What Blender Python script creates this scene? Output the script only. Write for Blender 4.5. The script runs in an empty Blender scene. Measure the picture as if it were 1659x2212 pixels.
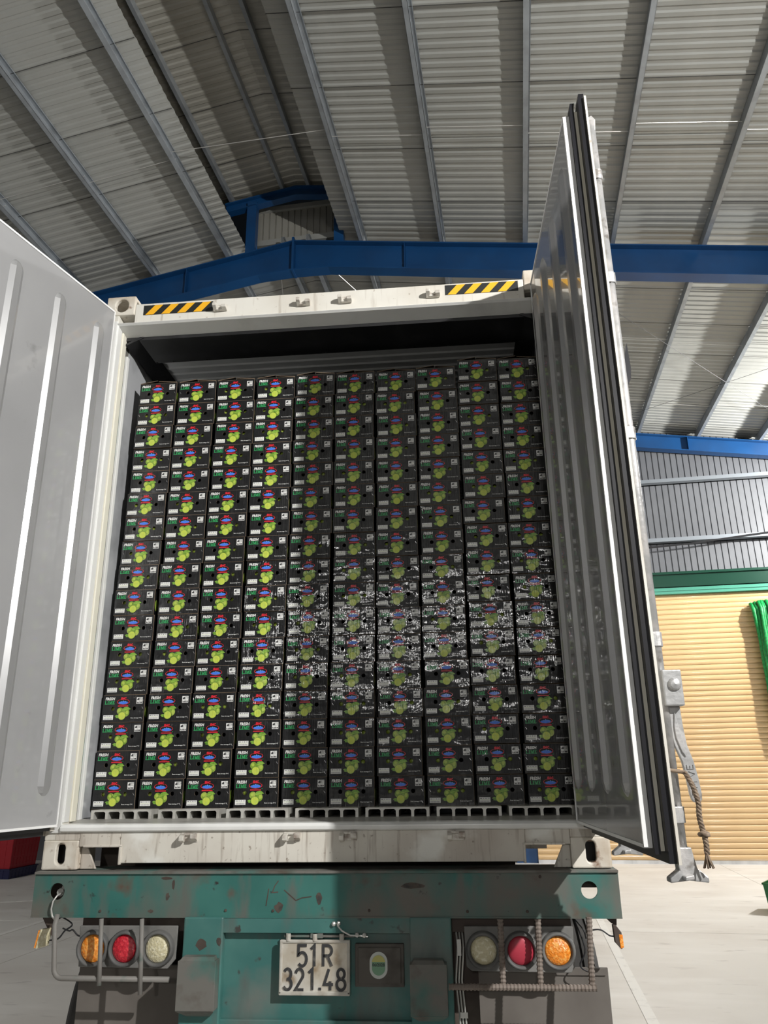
import bpy, bmesh, math, random
from mathutils import Vector, Matrix
random.seed(7)
scene = bpy.context.scene
COL = scene.collection
PI = math.pi
GZ = 1.30                                   # height of the container's underside above the floor

# ------------------------------------------------------------------ camera, world, lamps, exposure
CAM = Vector((0.605, -3.5065, 0.3914 + GZ))
yaw, pitch, roll, FPX = 0.0864, 0.3245, -0.0140, 1658.19
f_ = Vector((-math.sin(yaw) * math.cos(pitch), math.cos(yaw) * math.cos(pitch), math.sin(pitch)))
r_ = Vector((math.cos(yaw), math.sin(yaw), 0))
u_ = r_.cross(f_)
rr = r_ * math.cos(roll) + u_ * math.sin(roll)
uu = u_ * math.cos(roll) - r_ * math.sin(roll)
cam_d = bpy.data.cameras.new('camera')
cam = bpy.data.objects.new('camera', cam_d)
COL.objects.link(cam)
cam.matrix_world = Matrix(((rr.x, uu.x, -f_.x, CAM.x), (rr.y, uu.y, -f_.y, CAM.y), (rr.z, uu.z, -f_.z, CAM.z), (0, 0, 0, 1)))
cam_d.sensor_fit = 'AUTO'
cam_d.sensor_width = 36
cam_d.lens = 36 * FPX / 2212
cam_d.clip_start = 0.05
cam_d.clip_end = 200
scene.camera = cam

world = bpy.data.worlds.new('night_sky')
scene.world = world
world.use_nodes = True
world.node_tree.nodes['Background'].inputs[0].default_value = (0.35, 0.42, 0.5, 1)
world.node_tree.nodes['Background'].inputs[1].default_value = 0.01

BETA = math.radians(4.45)                   # the hall stands slightly turned to the container
AX = Vector((math.sin(BETA), math.cos(BETA), 0))
EX = Vector((math.cos(BETA), -math.sin(BETA), 0))
BLD = Matrix.Translation((CAM.x, CAM.y, 0)) @ Matrix.Rotation(-BETA, 4, 'Z')


def lamp(name, loc, power, radius=0.12, col=(1, 0.985, 0.955), aim=None, cone=100):
    d = bpy.data.lights.new(name, 'SPOT' if aim else 'POINT')
    if aim:
        d.spot_size = math.radians(cone)
        d.spot_blend = 0.25
    d.energy = power
    d.shadow_soft_size = radius
    d.color = col
    o = bpy.data.objects.new(name, d)
    COL.objects.link(o)
    o.location = loc
    if aim:
        o.rotation_euler = (Vector(aim) - Vector(loc)).to_track_quat('-Z', 'Y').to_euler()
    return o


lamp('flood_light_near', (4.5, -4.65, 3.8 + GZ), 3000, 0.05, aim=(-0.3, 0.2, 5.95), cone=104)
lamp('flood_light_wall', BLD @ Vector((-12.9, 4.9, 5.75)), 2600, 0.1, aim=Vector((1.1, -0.9, 2.9 + GZ)), cone=34)
lamp('flood_light_yard', BLD @ Vector((-10.5, 0.5, 6.6)), 2200, 0.15, aim=BLD @ Vector((-6.6, 7.2, 0.0)), cone=66)
lamp('flood_light_gate', BLD @ Vector((7.3, 13.2, 6.6)), 3000, 0.1)
lamp('flood_light_side', BLD @ Vector((7.6, -2.6, 6.0)), 850, 0.12, aim=BLD @ Vector((3.6, 10.0, 0.6)), cone=60)
lamp('flood_light_rear', (0.1, -17.5, 4.0 + GZ), 1250, 0.3)

vs_ = scene.view_settings
vs_.view_transform = 'Standard'
vs_.look = 'None'
vs_.gamma = 1
vs_.use_curve_mapping = False
vs_.exposure = -0.35


# ------------------------------------------------------------------ materials
def mat(name, col, rough=0.5, metal=0.0, coat=0.0, coat_rough=0.08, layers=(), bump=None, spec=0.5, rand=False, emit=0, transmission=0):
    """layers: (colour, noise scale, lo, hi, stretch xyz[, detail]); bump: list of (scale, strength, stretch)"""
    m = bpy.data.materials.new(name)
    m.use_nodes = True
    nt = m.node_tree
    N, L = nt.nodes, nt.links
    p = N['Principled BSDF']
    p.inputs['Base Color'].default_value = (*col, 1)
    p.inputs['Roughness'].default_value = rough
    p.inputs['Metallic'].default_value = metal
    p.inputs['Specular IOR Level'].default_value = spec
    p.inputs['Coat Weight'].default_value = coat
    p.inputs['Coat Roughness'].default_value = coat_rough
    p.inputs['Transmission Weight'].default_value = transmission
    vec = None
    if layers or bump:
        tc = N.new('ShaderNodeTexCoord')
        vec = tc.outputs['Object']
        if rand:
            oi = N.new('ShaderNodeObjectInfo')
            mu = N.new('ShaderNodeMath')
            mu.operation = 'MULTIPLY'
            mu.inputs[1].default_value = 40
            L.new(oi.outputs['Random'], mu.inputs[0])
            ad = N.new('ShaderNodeVectorMath')
            ad.operation = 'ADD'
            L.new(vec, ad.inputs[0])
            L.new(mu.outputs[0], ad.inputs[1])
            vec = ad.outputs[0]

    def noise(scale, st, det=5):
        mp = N.new('ShaderNodeMapping')
        mp.inputs['Scale'].default_value = st
        L.new(vec, mp.inputs[0])
        no = N.new('ShaderNodeTexNoise')
        no.inputs['Scale'].default_value = scale
        no.inputs['Detail'].default_value = det
        L.new(mp.outputs[0], no.inputs['Vector'])
        return no.outputs[0]
    cur = None
    for i, ly in enumerate(layers):
        c2, sc, lo, hi = ly[:4]
        st = ly[4] if len(ly) > 4 else (1, 1, 1)
        o = noise(sc, st, ly[5] if len(ly) > 5 else 5)
        mr = N.new('ShaderNodeMapRange')
        mr.inputs['From Min'].default_value = lo
        mr.inputs['From Max'].default_value = hi
        L.new(o, mr.inputs['Value'])
        mx = N.new('ShaderNodeMix')
        mx.data_type = 'RGBA'
        L.new(mr.outputs[0], mx.inputs[0])
        if cur is None:
            mx.inputs[6].default_value = (*col, 1)
        else:
            L.new(cur, mx.inputs[6])
        mx.inputs[7].default_value = (*c2, 1)
        cur = mx.outputs[2]
    if cur is not None:
        L.new(cur, p.inputs['Base Color'])
    if bump:
        prev = None
        for sc, stg, st in bump:
            b = N.new('ShaderNodeBump')
            b.inputs['Strength'].default_value = stg
            b.inputs['Distance'].default_value = 0.01
            L.new(noise(sc, st, 3), b.inputs['Height'])
            if prev is not None:
                L.new(prev, b.inputs['Normal'])
            prev = b.outputs[0]
        L.new(prev, p.inputs['Normal'])
        if coat > 0:
            L.new(prev, p.inputs['Coat Normal'])
    return m


ST_V = (6, 6, 0.5)     # streaks running down
M = dict(
    floor=mat('concrete', (0.70, 0.675, 0.635), 0.55, layers=[((0.62, 0.585, 0.545), 0.9, 0.4, 0.7), ((0.77, 0.745, 0.71), 2.2, 0.5, 0.75, (0.35, 1, 1)), ((0.42, 0.39, 0.37), 7, 0.62, 0.8, (0.4, 1, 1))], bump=[(3, 0.15, (0.5, 1, 1))]),
    line=mat('floor_line_paint', (0.78, 0.76, 0.72), 0.6, layers=[((0.6, 0.58, 0.55), 9, 0.55, 0.75)]),
    sheet=mat('galvanised_roof', (0.37, 0.375, 0.355), 0.45, 0.15, layers=[((0.32, 0.325, 0.305), 0.7, 0.4, 0.7), ((0.40, 0.405, 0.385), 3, 0.5, 0.8, (1, 0.2, 1))]),
    monitor=mat('monitor_sheet', (0.40, 0.39, 0.35), 0.45, 0.2, layers=[((0.30, 0.29, 0.25), 0.7, 0.4, 0.7)]),
    purlin=mat('galvanised_purlin', (0.34, 0.37, 0.40), 0.4, 0.35, layers=[((0.26, 0.28, 0.30), 5, 0.45, 0.7)]),
    blue=mat('blue_steel', (0.006, 0.060, 0.185), 0.38, layers=[((0.006, 0.047, 0.145), 2, 0.4, 0.7)]),
    wire=mat('steel_rod', (0.62, 0.61, 0.58), 0.35, 0.5),
    clad=mat('wall_cladding', (0.125, 0.13, 0.14), 0.5, 0.05, layers=[((0.105, 0.109, 0.118), 1.0, 0.4, 0.7)]),
    girt=mat('wall_girt', (0.20, 0.22, 0.24), 0.45, 0.3),
    slat=mat('shutter_paint', (0.68, 0.465, 0.235), 0.25, coat=0.7, coat_rough=0.10, layers=[((0.64, 0.42, 0.20), 1.3, 0.4, 0.7)]),
    grn_dark=mat('dark_green_steel', (0.006, 0.042, 0.025), 0.28, spec=0.3),
    grn_light=mat('light_green_steel', (0.07, 0.28, 0.20), 0.25),
    cable=mat('black_cable', (0.012, 0.012, 0.014), 0.5),
    white=mat('container_paint', (0.74, 0.72, 0.66), 0.42, layers=[((0.60, 0.56, 0.49), 2.0, 0.42, 0.72), ((0.44, 0.39, 0.33), 7, 0.58, 0.8, ST_V), ((0.27, 0.20, 0.14), 28, 0.68, 0.78)]),
    sill=mat('sill_paint', (0.70, 0.67, 0.60), 0.5, layers=[((0.52, 0.47, 0.41), 2.4, 0.40, 0.68), ((0.32, 0.27, 0.22), 9, 0.55, 0.78, ST_V), ((0.20, 0.15, 0.11), 42, 0.63, 0.74), ((0.78, 0.77, 0.72), 3.4, 0.60, 0.68)]),
    casting=mat('casting_paint', (0.72, 0.68, 0.60), 0.5, layers=[((0.50, 0.42, 0.33), 7, 0.45, 0.7), ((0.22, 0.11, 0.06), 16, 0.60, 0.72)]),
    bracket=mat('worn_bracket', (0.66, 0.63, 0.57), 0.45, 0.1, layers=[((0.30, 0.24, 0.20), 22, 0.5, 0.7)]),
    jamb=mat('jamb_paint', (0.82, 0.82, 0.80), 0.3, layers=[((0.62, 0.62, 0.60), 4, 0.45, 0.75, (1, 1, 0.15))]),
    cream=mat('cream_seal', (0.80, 0.77, 0.66), 0.4, layers=[((0.66, 0.62, 0.50), 4, 0.5, 0.75, (1, 1, 0.2))]),
    alu=mat('bright_aluminium', (0.72, 0.73, 0.75), 0.3, 0.75, layers=[((0.5, 0.51, 0.53), 5, 0.45, 0.75, (1, 1, 0.3))]),
    liner=mat('wall_liner', (0.60, 0.61, 0.63), 0.30, 0.35, layers=[((0.38, 0.39, 0.41), 5, 0.42, 0.7)], bump=[(6, 0.12, (1, 1, 1))]),
    ceil=mat('container_ceiling', (0.70, 0.71, 0.71), 0.5),
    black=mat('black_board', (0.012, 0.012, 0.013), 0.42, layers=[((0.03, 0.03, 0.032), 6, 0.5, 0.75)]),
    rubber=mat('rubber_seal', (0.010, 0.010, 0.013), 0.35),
    door=mat('door_skin', (0.36, 0.36, 0.365), 0.22, 0.0, coat=0.8, coat_rough=0.03, layers=[((0.31, 0.31, 0.315), 1.4, 0.4, 0.7), ((0.24, 0.24, 0.24), 9, 0.68, 0.8)], bump=[(1.6, 0.03, (1, 1, 0.5))]),
    rib=mat('door_rib', (0.38, 0.38, 0.385), 0.34, 0.35, coat=0.9, coat_rough=0.27, layers=[((0.33, 0.33, 0.335), 5, 0.5, 0.75, (1, 1, 0.3))]),
    doorwhite=mat('door_edge_white', (0.85, 0.85, 0.84), 0.3),
    tfloor=mat('floor_aluminium', (0.60, 0.59, 0.55), 0.4, 0.35, layers=[((0.38, 0.36, 0.33), 12, 0.45, 0.75)]),
    galv=mat('galvanised_rod', (0.42, 0.42, 0.42), 0.4, 0.45, layers=[((0.60, 0.58, 0.57), 14, 0.45, 0.65), ((0.26, 0.24, 0.22), 24, 0.58, 0.72)], bump=[(60, 0.15, (1, 1, 1))]),
    rope=mat('hemp_rope', (0.24, 0.18, 0.13), 0.9, layers=[((0.14, 0.10, 0.07), 60, 0.45, 0.6)]),
    green=mat('trailer_paint', (0.030, 0.138, 0.120), 0.5, layers=[((0.05, 0.18, 0.155), 3, 0.45, 0.7), ((0.135, 0.128, 0.110), 2.2, 0.50, 0.66, (1.3, 1, 1.0)), ((0.12, 0.125, 0.11), 14, 0.52, 0.72, (1, 1, 0.25)), ((0.11, 0.075, 0.055), 8, 0.60, 0.76), ((0.03, 0.028, 0.026), 22, 0.68, 0.74)]),
    green2=mat('trailer_paint_centre', (0.042, 0.150, 0.138), 0.48, layers=[((0.075, 0.20, 0.18), 4, 0.45, 0.72), ((0.15, 0.165, 0.15), 2.6, 0.50, 0.68), ((0.10, 0.125, 0.115), 12, 0.55, 0.72, (1, 1, 0.3)), ((0.05, 0.05, 0.045), 18, 0.66, 0.74)]),
    dirty=mat('dusty_steel', (0.155, 0.15, 0.135), 0.7, layers=[((0.07, 0.15, 0.13), 5, 0.48, 0.62), ((0.09, 0.07, 0.055), 9, 0.5, 0.7)]),
    brown=mat('brown_primer', (0.060, 0.042, 0.034), 0.7, layers=[((0.10, 0.08, 0.065), 6, 0.5, 0.75)]),
    grey=mat('dusty_lamp_plate', (0.20, 0.195, 0.185), 0.7, layers=[((0.11, 0.11, 0.105), 9, 0.45, 0.7)]),
    rim=mat('lamp_rim', (0.10, 0.10, 0.098), 0.6, layers=[((0.17, 0.165, 0.155), 12, 0.45, 0.7)]),
    flap=mat('mud_flap', (0.12, 0.106, 0.094), 0.8, layers=[((0.165, 0.148, 0.132), 4, 0.45, 0.75)]),
    rebar=mat('rusty_bar', (0.20, 0.165, 0.14), 0.7, layers=[((0.13, 0.10, 0.08), 20, 0.5, 0.7)]),
    pipe=mat('dusty_pipe', (0.20, 0.19, 0.175), 0.6, layers=[((0.10, 0.13, 0.115), 16, 0.55, 0.7)]),
    amber=mat('amber_lens', (0.85, 0.25, 0.02), 0.16, coat=0.8, layers=[((0.98, 0.45, 0.10), 90, 0.45, 0.65, (1, 1, 1), 1)], bump=[(120, 0.5, (1, 1, 1))]),
    red=mat('red_lens', (0.55, 0.012, 0.03), 0.16, coat=0.8, layers=[((0.80, 0.05, 0.07), 90, 0.5, 0.7, (1, 1, 1), 1)], bump=[(120, 0.5, (1, 1, 1))]),
    redmatte=mat('faded_red_lens', (0.42, 0.035, 0.06), 0.45),
    clear=mat('clear_lens', (0.62, 0.56, 0.36), 0.16, coat=0.8, layers=[((0.80, 0.76, 0.58), 80, 0.5, 0.7, (1, 1, 1), 1)], bump=[(120, 0.5, (1, 1, 1))]),
    plate=mat('plate_metal', (0.62, 0.56, 0.46), 0.36, 0.4, layers=[((0.80, 0.77, 0.70), 7, 0.42, 0.58), ((0.36, 0.26, 0.16), 13, 0.56, 0.72)], bump=[(14, 0.12, (1, 1, 1))]),
    plateframe=mat('plate_frame', (0.50, 0.48, 0.43), 0.35, layers=[((0.36, 0.32, 0.27), 20, 0.5, 0.7)]),
    ink=mat('plate_ink', (0.035, 0.035, 0.037), 0.5, layers=[((0.14, 0.13, 0.115), 50, 0.55, 0.75)]),
    stk_white=mat('sticker_white', (0.55, 0.58, 0.55), 0.4),
    stk_green=mat('sticker_green', (0.18, 0.34, 0.22), 0.4),
    stk_yel=mat('sticker_yellow', (0.50, 0.48, 0.16), 0.4),
    haz_y=mat('hazard_yellow', (0.90, 0.46, 0.02), 0.45),
    haz_b=mat('hazard_black', (0.02, 0.022, 0.022), 0.45),
    tyre=mat('tyre_rubber', (0.04, 0.038, 0.036), 0.85, layers=[((0.09, 0.085, 0.08), 6, 0.5, 0.75)]),
    crate_g=mat('green_plastic', (0.012, 0.13, 0.035), 0.4),
    crate_r=mat('red_plastic', (0.30, 0.010, 0.018), 0.45),
    crate_b=mat('navy_plastic', (0.012, 0.014, 0.06), 0.45),
    net=mat('green_net', (0.008, 0.30, 0.07), 0.5, layers=[((0.005, 0.16, 0.04), 25, 0.45, 0.65)]),
    lap=mat('lap_shadow', (0.07, 0.07, 0.066), 0.7),
    # cartons
    p_edge=mat('print_dark_green', (0.035, 0.085, 0.008), 0.4),
    thresh=mat('threshold_plate', (0.40, 0.39, 0.365), 0.45, 0.2, layers=[((0.26, 0.25, 0.23), 9, 0.45, 0.72)]),
    board=mat('grimy_board', (0.098, 0.088, 0.076), 0.65, layers=[((0.06, 0.05, 0.042), 14, 0.5, 0.7)]),
    chip=mat('bare_patch', (0.085, 0.065, 0.052), 0.7, layers=[((0.03, 0.03, 0.03), 30, 0.45, 0.65)]),
    box=mat('carton_black', (0.0045, 0.0045, 0.005), 0.5, coat=0.85, coat_rough=0.09, spec=0.3, rand=True, layers=[((0.009, 0.009, 0.010), 20, 0.45, 0.7)], bump=[(26, 0.15, (7, 1, 0.35)), (11, 0.40, (1.4, 1, 1)), (4.0, 1.0, (0.6, 1, 1.6))]),
    kraft=mat('carton_kraft', (0.17, 0.125, 0.085), 0.8),
    inside=mat('carton_inside', (0.03, 0.022, 0.015), 0.9),
    p_white=mat('print_white', (0.80, 0.80, 0.78), 0.4, coat=0.35, coat_rough=0.15, rand=True, bump=[(26, 0.15, (7, 1, 0.35)), (4.0, 1.0, (0.6, 1, 1.6))]),
    p_green=mat('print_green', (0.03, 0.36, 0.11), 0.4, coat=0.3, coat_rough=0.15, rand=True, bump=[(26, 0.15, (7, 1, 0.35)), (4.0, 1.0, (0.6, 1, 1.6))]),
    p_red=mat('print_red', (0.72, 0.015, 0.035), 0.4, coat=0.3, coat_rough=0.15, rand=True, bump=[(26, 0.15, (7, 1, 0.35)), (4.0, 1.0, (0.6, 1, 1.6))]),
    p_blue=mat('print_blue', (0.05, 0.20, 0.80), 0.4, coat=0.3, coat_rough=0.15, rand=True, bump=[(26, 0.15, (7, 1, 0.35)), (4.0, 1.0, (0.6, 1, 1.6))]),
    p_blue2=mat('print_light_blue', (0.20, 0.46, 0.85), 0.4, coat=0.3, coat_rough=0.15, rand=True, bump=[(26, 0.15, (7, 1, 0.35)), (4.0, 1.0, (0.6, 1, 1.6))]),
    p_black=mat('print_black', (0.012, 0.012, 0.013), 0.4),
    p_dash=mat('print_grey_ink', (0.16, 0.16, 0.16), 0.4),
    p_lime=mat('print_lime', (0.20, 0.33, 0.03), 0.4, coat=0.3, coat_rough=0.15, layers=[((0.42, 0.50, 0.10), 38, 0.48, 0.62), ((0.09, 0.19, 0.012), 60, 0.56, 0.68)], rand=True, bump=[(26, 0.15, (7, 1, 0.35)), (4.0, 1.0, (0.6, 1, 1.6))]),
    p_leaf=mat('print_leaf', (0.20, 0.40, 0.045), 0.4, coat=0.3, coat_rough=0.15, layers=[((0.09, 0.24, 0.015), 60, 0.48, 0.62)], rand=True, bump=[(26, 0.15, (7, 1, 0.35)), (4.0, 1.0, (0.6, 1, 1.6))]),
    p_rind=mat('print_rind', (0.42, 0.55, 0.08), 0.4, coat=0.3, coat_rough=0.15, rand=True, bump=[(26, 0.15, (7, 1, 0.35)), (4.0, 1.0, (0.6, 1, 1.6))]),
    p_flesh=mat('print_flesh', (0.58, 0.66, 0.075), 0.4, coat=0.3, coat_rough=0.15, layers=[((0.50, 0.60, 0.10), 90, 0.45, 0.6)], rand=True, bump=[(26, 0.15, (7, 1, 0.35)), (4.0, 1.0, (0.6, 1, 1.6))]),
    staple=mat('staple_wire', (0.75, 0.75, 0.75), 0.25, 0.8),
    lime=mat('lime_skin', (0.16, 0.24, 0.02), 0.4, layers=[((0.26, 0.33, 0.05), 30, 0.45, 0.65)]),
)


# ------------------------------------------------------------------ mesh helpers
class MB:
    def __init__(s):
        s.v, s.f, s.m = [], [], []

    def add(s, vs, fs, m=0):
        o = len(s.v)
        s.v += [tuple(v) for v in vs]
        for f in fs:
            s.f.append(tuple(i + o for i in f))
            s.m.append(m)
        return s

    def box(s, x0, x1, y0, y1, z0, z1, m=0):
        x0, x1 = min(x0, x1), max(x0, x1)
        y0, y1 = min(y0, y1), max(y0, y1)
        z0, z1 = min(z0, z1), max(z0, z1)
        return s.add([(x0, y0, z0), (x1, y0, z0), (x1, y1, z0), (x0, y1, z0), (x0, y0, z1), (x1, y0, z1), (x1, y1, z1), (x0, y1, z1)],
                     [(0, 3, 2, 1), (4, 5, 6, 7), (0, 1, 5, 4), (1, 2, 6, 5), (2, 3, 7, 6), (3, 0, 4, 7)], m)

    def prism(s, poly, vec, m=0):
        n = len(poly)
        v = Vector(vec)
        a = [Vector(p) for p in poly]
        return s.add(a + [p + v for p in a], [tuple(range(n))[::-1], tuple(range(n, 2 * n))] + [(i, (i + 1) % n, n + (i + 1) % n, n + i) for i in range(n)], m)

    def face(s, poly, m=0):
        return s.add(poly, [tuple(range(len(poly)))], m)

    def tube(s, path, r, n=8, m=0, cap=True):
        P = [Vector(p) for p in path]
        R = r if isinstance(r, (list, tuple)) else [r] * len(P)
        t0 = (P[1] - P[0]).normalized()
        up = Vector((0, 0, 1)) if abs(t0.z) < 0.9 else Vector((1, 0, 0))
        nrm = t0.cross(up).normalized()
        vs = []
        for i, p in enumerate(P):
            t = (P[min(i + 1, len(P) - 1)] - P[max(i - 1, 0)]).normalized()
            nrm = (nrm - t * nrm.dot(t)).normalized()
            b = t.cross(nrm)
            for k in range(n):
                a = 2 * PI * k / n
                vs.append(p + (nrm * math.cos(a) + b * math.sin(a)) * R[i])
        fs = [(i * n + k, i * n + (k + 1) % n, (i + 1) * n + (k + 1) % n, (i + 1) * n + k) for i in range(len(P) - 1) for k in range(n)]
        if cap:
            fs += [tuple(range(n))[::-1], tuple((len(P) - 1) * n + k for k in range(n))]
        return s.add(vs, fs, m)

    def lathe(s, c, axis, prof, n=24, m=0):
        """prof: list of (distance along axis, radius)"""
        ax = Vector(axis).normalized()
        up = Vector((0, 0, 1)) if abs(ax.z) < 0.9 else Vector((1, 0, 0))
        e1 = ax.cross(up).normalized()
        e2 = ax.cross(e1)
        c = Vector(c)
        vs = []
        for d, r in prof:
            for k in range(n):
                a = 2 * PI * k / n
                vs.append(c + ax * d + (e1 * math.cos(a) + e2 * math.sin(a)) * max(r, 1e-5))
        fs = [(i * n + k, i * n + (k + 1) % n, (i + 1) * n + (k + 1) % n, (i + 1) * n + k) for i in range(len(prof) - 1) for k in range(n)]
        return s.add(vs, fs, m)

    def holed_plate(s, x0, x1, z0, z1, hole, y0, y1, m=0, mh=None):
        """rectangular plate in the xz plane with a convex hole (list of xz points); y0 front, y1 back"""
        cx = sum(p[0] for p in hole) / len(hole)
        cz = sum(p[1] for p in hole) / len(hole)
        hs = sorted(hole, key=lambda p: math.atan2(p[1] - cz, p[0] - cx))
        out = []
        for p in hs:
            dx, dz = p[0] - cx, p[1] - cz
            t = min(((x1 - cx) / dx if dx > 1e-9 else (x0 - cx) / dx if dx < -1e-9 else 1e9), ((z1 - cz) / dz if dz > 1e-9 else (z0 - cz) / dz if dz < -1e-9 else 1e9))
            out.append([cx + dx * t, cz + dz * t])
        for cr in ((x0, z0), (x1, z0), (x1, z1), (x0, z1)):       # pull the nearest sample onto each corner
            k = min(range(len(out)), key=lambda i: (out[i][0] - cr[0]) ** 2 + (out[i][1] - cr[1]) ** 2)
            out[k] = list(cr)
        n = len(hs)
        vs = [(p[0], y0, p[1]) for p in out] + [(p[0], y0, p[1]) for p in hs] + [(p[0], y1, p[1]) for p in out] + [(p[0], y1, p[1]) for p in hs]
        fo, fh = [], []
        for i in range(n):
            j = (i + 1) % n
            fo += [(i, j, n + j, n + i), (2 * n + j, 2 * n + i, 3 * n + i, 3 * n + j), (j, i, 2 * n + i, 2 * n + j)]
            fh.append((n + i, n + j, 3 * n + j, 3 * n + i))
        s.add(vs, fo, m)
        o = len(s.v) - len(vs)
        for f in fh:
            s.f.append(tuple(q + o for q in f))
            s.m.append(m if mh is None else mh)
        return s

    def mesh(s, name, mats, smooth=False, recalc=True):
        me = bpy.data.meshes.new(name)
        me.from_pydata(s.v, [], s.f)
        for k in (mats if isinstance(mats, (list, tuple)) else [mats]):
            me.materials.append(M[k])
        me.polygons.foreach_set('material_index', s.m)
        if recalc:
            b = bmesh.new()
            b.from_mesh(me)
            bmesh.ops.recalc_face_normals(b, faces=b.faces)
            b.to_mesh(me)
            b.free()
        if smooth:
            me.polygons.foreach_set('use_smooth', [True] * len(me.polygons))
        me.update()
        return me

    def build(s, name, mats, parent=None, smooth=False, recalc=True, bevel=0, xf=None, label=None):
        if xf is not None:
            s.v = [tuple(xf @ Vector(v)) for v in s.v]
        o = bpy.data.objects.new(name, s.mesh(name, mats, smooth, recalc))
        COL.objects.link(o)
        o.parent = parent
        if bevel:
            b = o.modifiers.new('edge', 'BEVEL')
            b.width = bevel
            b.segments = 2
            b.limit_method = 'ANGLE'
            b.angle_limit = 0.7
        if label:
            o['label'] = label
        return o


def empty(name, loc=(0, 0, 0), mw=None):
    o = bpy.data.objects.new(name, None)
    COL.objects.link(o)
    if mw is not None:
        o.matrix_world = mw
    else:
        o.location = loc
    o.empty_display_size = 0.1
    return o


def tag(o, label, cat=None, group=None, kind=None):
    o['label'] = label
    if cat:
        o['category'] = cat
    if group:
        o['group'] = group
    if kind:
        o['kind'] = kind
    return o


def inst(me, name, parent=None, loc=(0, 0, 0), rot=None):
    o = bpy.data.objects.new(name, me)
    COL.objects.link(o)
    o.parent = parent
    o.location = loc
    if rot:
        o.rotation_euler = rot
    return o


def circle(cx, cz, r, n=24, rz=None):
    return [(cx + r * math.cos(2 * PI * k / n), cz + (rz or r) * math.sin(2 * PI * k / n)) for k in range(n)]


def slot(cx, cz, hw, hh, n=24):
    """upright oval slot: half width hw, half height hh"""
    out = []
    for k in range(n):
        a = 2 * PI * (k + 0.5) / n
        x, z = hw * math.cos(a), hw * math.sin(a)
        out.append((cx + x, cz + z + (hh - hw) * (1 if z > 0 else -1)))
    return out


def font_mesh(s, bold=0.0, res=2):
    cu = bpy.data.curves.new('tmp', 'FONT')
    cu.body = s
    cu.offset = bold
    cu.resolution_u = res
    cu.fill_mode = 'BOTH'
    ob = bpy.data.objects.new('tmp', cu)
    COL.objects.link(ob)
    dg = bpy.context.evaluated_depsgraph_get()
    ev = ob.evaluated_get(dg)
    me = ev.to_mesh()
    vs = [tuple(v.co[:2]) for v in me.vertices]
    fs = [tuple(p.vertices) for p in me.polygons]
    ev.to_mesh_clear()
    bpy.data.objects.remove(ob)
    bpy.data.curves.remove(cu)
    x0, x1 = min(v[0] for v in vs), max(v[0] for v in vs)
    y0, y1 = min(v[1] for v in vs), max(v[1] for v in vs)
    return [((v[0] - x0) / (x1 - x0), (v[1] - y0) / (y1 - y0)) for v in vs], fs


def strokes(mb, lines, x0, x1, z0, z1, w, y0, y1, m=0):
    """polylines in the unit square drawn as raised bars of width w"""
    for li, ln in enumerate(lines):
        y0 -= 0.0004 * min(li, 1)
        P = [Vector((x0 + p[0] * (x1 - x0), z0 + p[1] * (z1 - z0))) for p in ln]
        L, Rr = [], []
        for i, p in enumerate(P):
            d0 = (p - P[i - 1]).normalized() if i else (P[1] - p).normalized()
            d1 = (P[i + 1] - p).normalized() if i < len(P) - 1 else d0
            n0, n1 = Vector((-d0.y, d0.x)), Vector((-d1.y, d1.x))
            nn = (n0 + n1).normalized()
            k = w / 2 / max(0.35, nn.dot(n0))
            L.append(p + nn * k)
            Rr.append(p - nn * k)
        n = len(P)
        vs = [(q.x, y0, q.y) for q in L] + [(q.x, y0, q.y) for q in Rr] + [(q.x, y1, q.y) for q in L] + [(q.x, y1, q.y) for q in Rr]
        fs = []
        for i in range(n - 1):
            fs += [(i, i + 1, n + i + 1, n + i), (2 * n + i, 3 * n + i, 3 * n + i + 1, 2 * n + i + 1), (i, 2 * n + i, 2 * n + i + 1, i + 1), (n + i, n + i + 1, 3 * n + i + 1, 3 * n + i)]
        fs += [(0, n, 3 * n, 2 * n), (n - 1, 3 * n - 1, 4 * n - 1, 2 * n - 1)]
        mb.add(vs, fs, m)


def arc(cx, cz, rx, rz, a0, a1, n=10):
    return [(cx + rx * math.cos(math.radians(a0 + (a1 - a0) * k / n)), cz + rz * math.sin(math.radians(a0 + (a1 - a0) * k / n))) for k in range(n + 1)]


# ================================================================== THE HALL (local frame: e across, a along, z up)
R0, SL, ZA = -2.90, 0.158, 9.36            # ridge line, roof slope, rafter top at the ridge
E_L, E_R, A_B, A_F = -13.9, 8.1, -19.0, 16.0
A1, A2 = 9.5, 15.8                          # the two frames in view


def zr(e):
    return ZA - SL * abs(e - R0)


# floor: cast slabs with open joints
fl = empty('floor', mw=BLD.copy())
tag(fl, 'pale grey concrete hall floor of large cast slabs', kind='structure')
mb = MB()
mb.box(E_L, E_R, A_B, A_F + 6, -0.3, -0.06)
mb.build('subfloor', 'floor', fl)
eb = [E_L, -9.2, -5.0, -0.9, 3.4, E_R]
ab = [A_B, -13.5, -7.7, -2.0, 3.85, 9.63, 15.40, A_F + 6]
for i in range(len(eb) - 1):
    for j in range(len(ab) - 1):
        mb = MB()
        mb.box(eb[i] + 0.004, eb[i + 1] - 0.004, ab[j] + 0.005, ab[j + 1] - 0.005, -0.06, 0)
        mb.build('floor_slab', 'floor', fl)
mk = MB()
mk.box(0.745, 0.825, 2.0, 10.6, 0.0005, 0.003)
o = mk.build('floor_marking', 'line')
o.matrix_world = BLD.copy()
tag(o, 'worn white guide line painted on the floor beside the mud flap', kind='structure')
mk = MB()
mk.box(-5.93, -5.85, 3.0, 10.0, 0.0005, 0.003)
o = mk.build('floor_marking', 'line')
o.matrix_world = BLD.copy()
tag(o, 'thin white line on the floor below the amber marker lamp', kind='structure')
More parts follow.
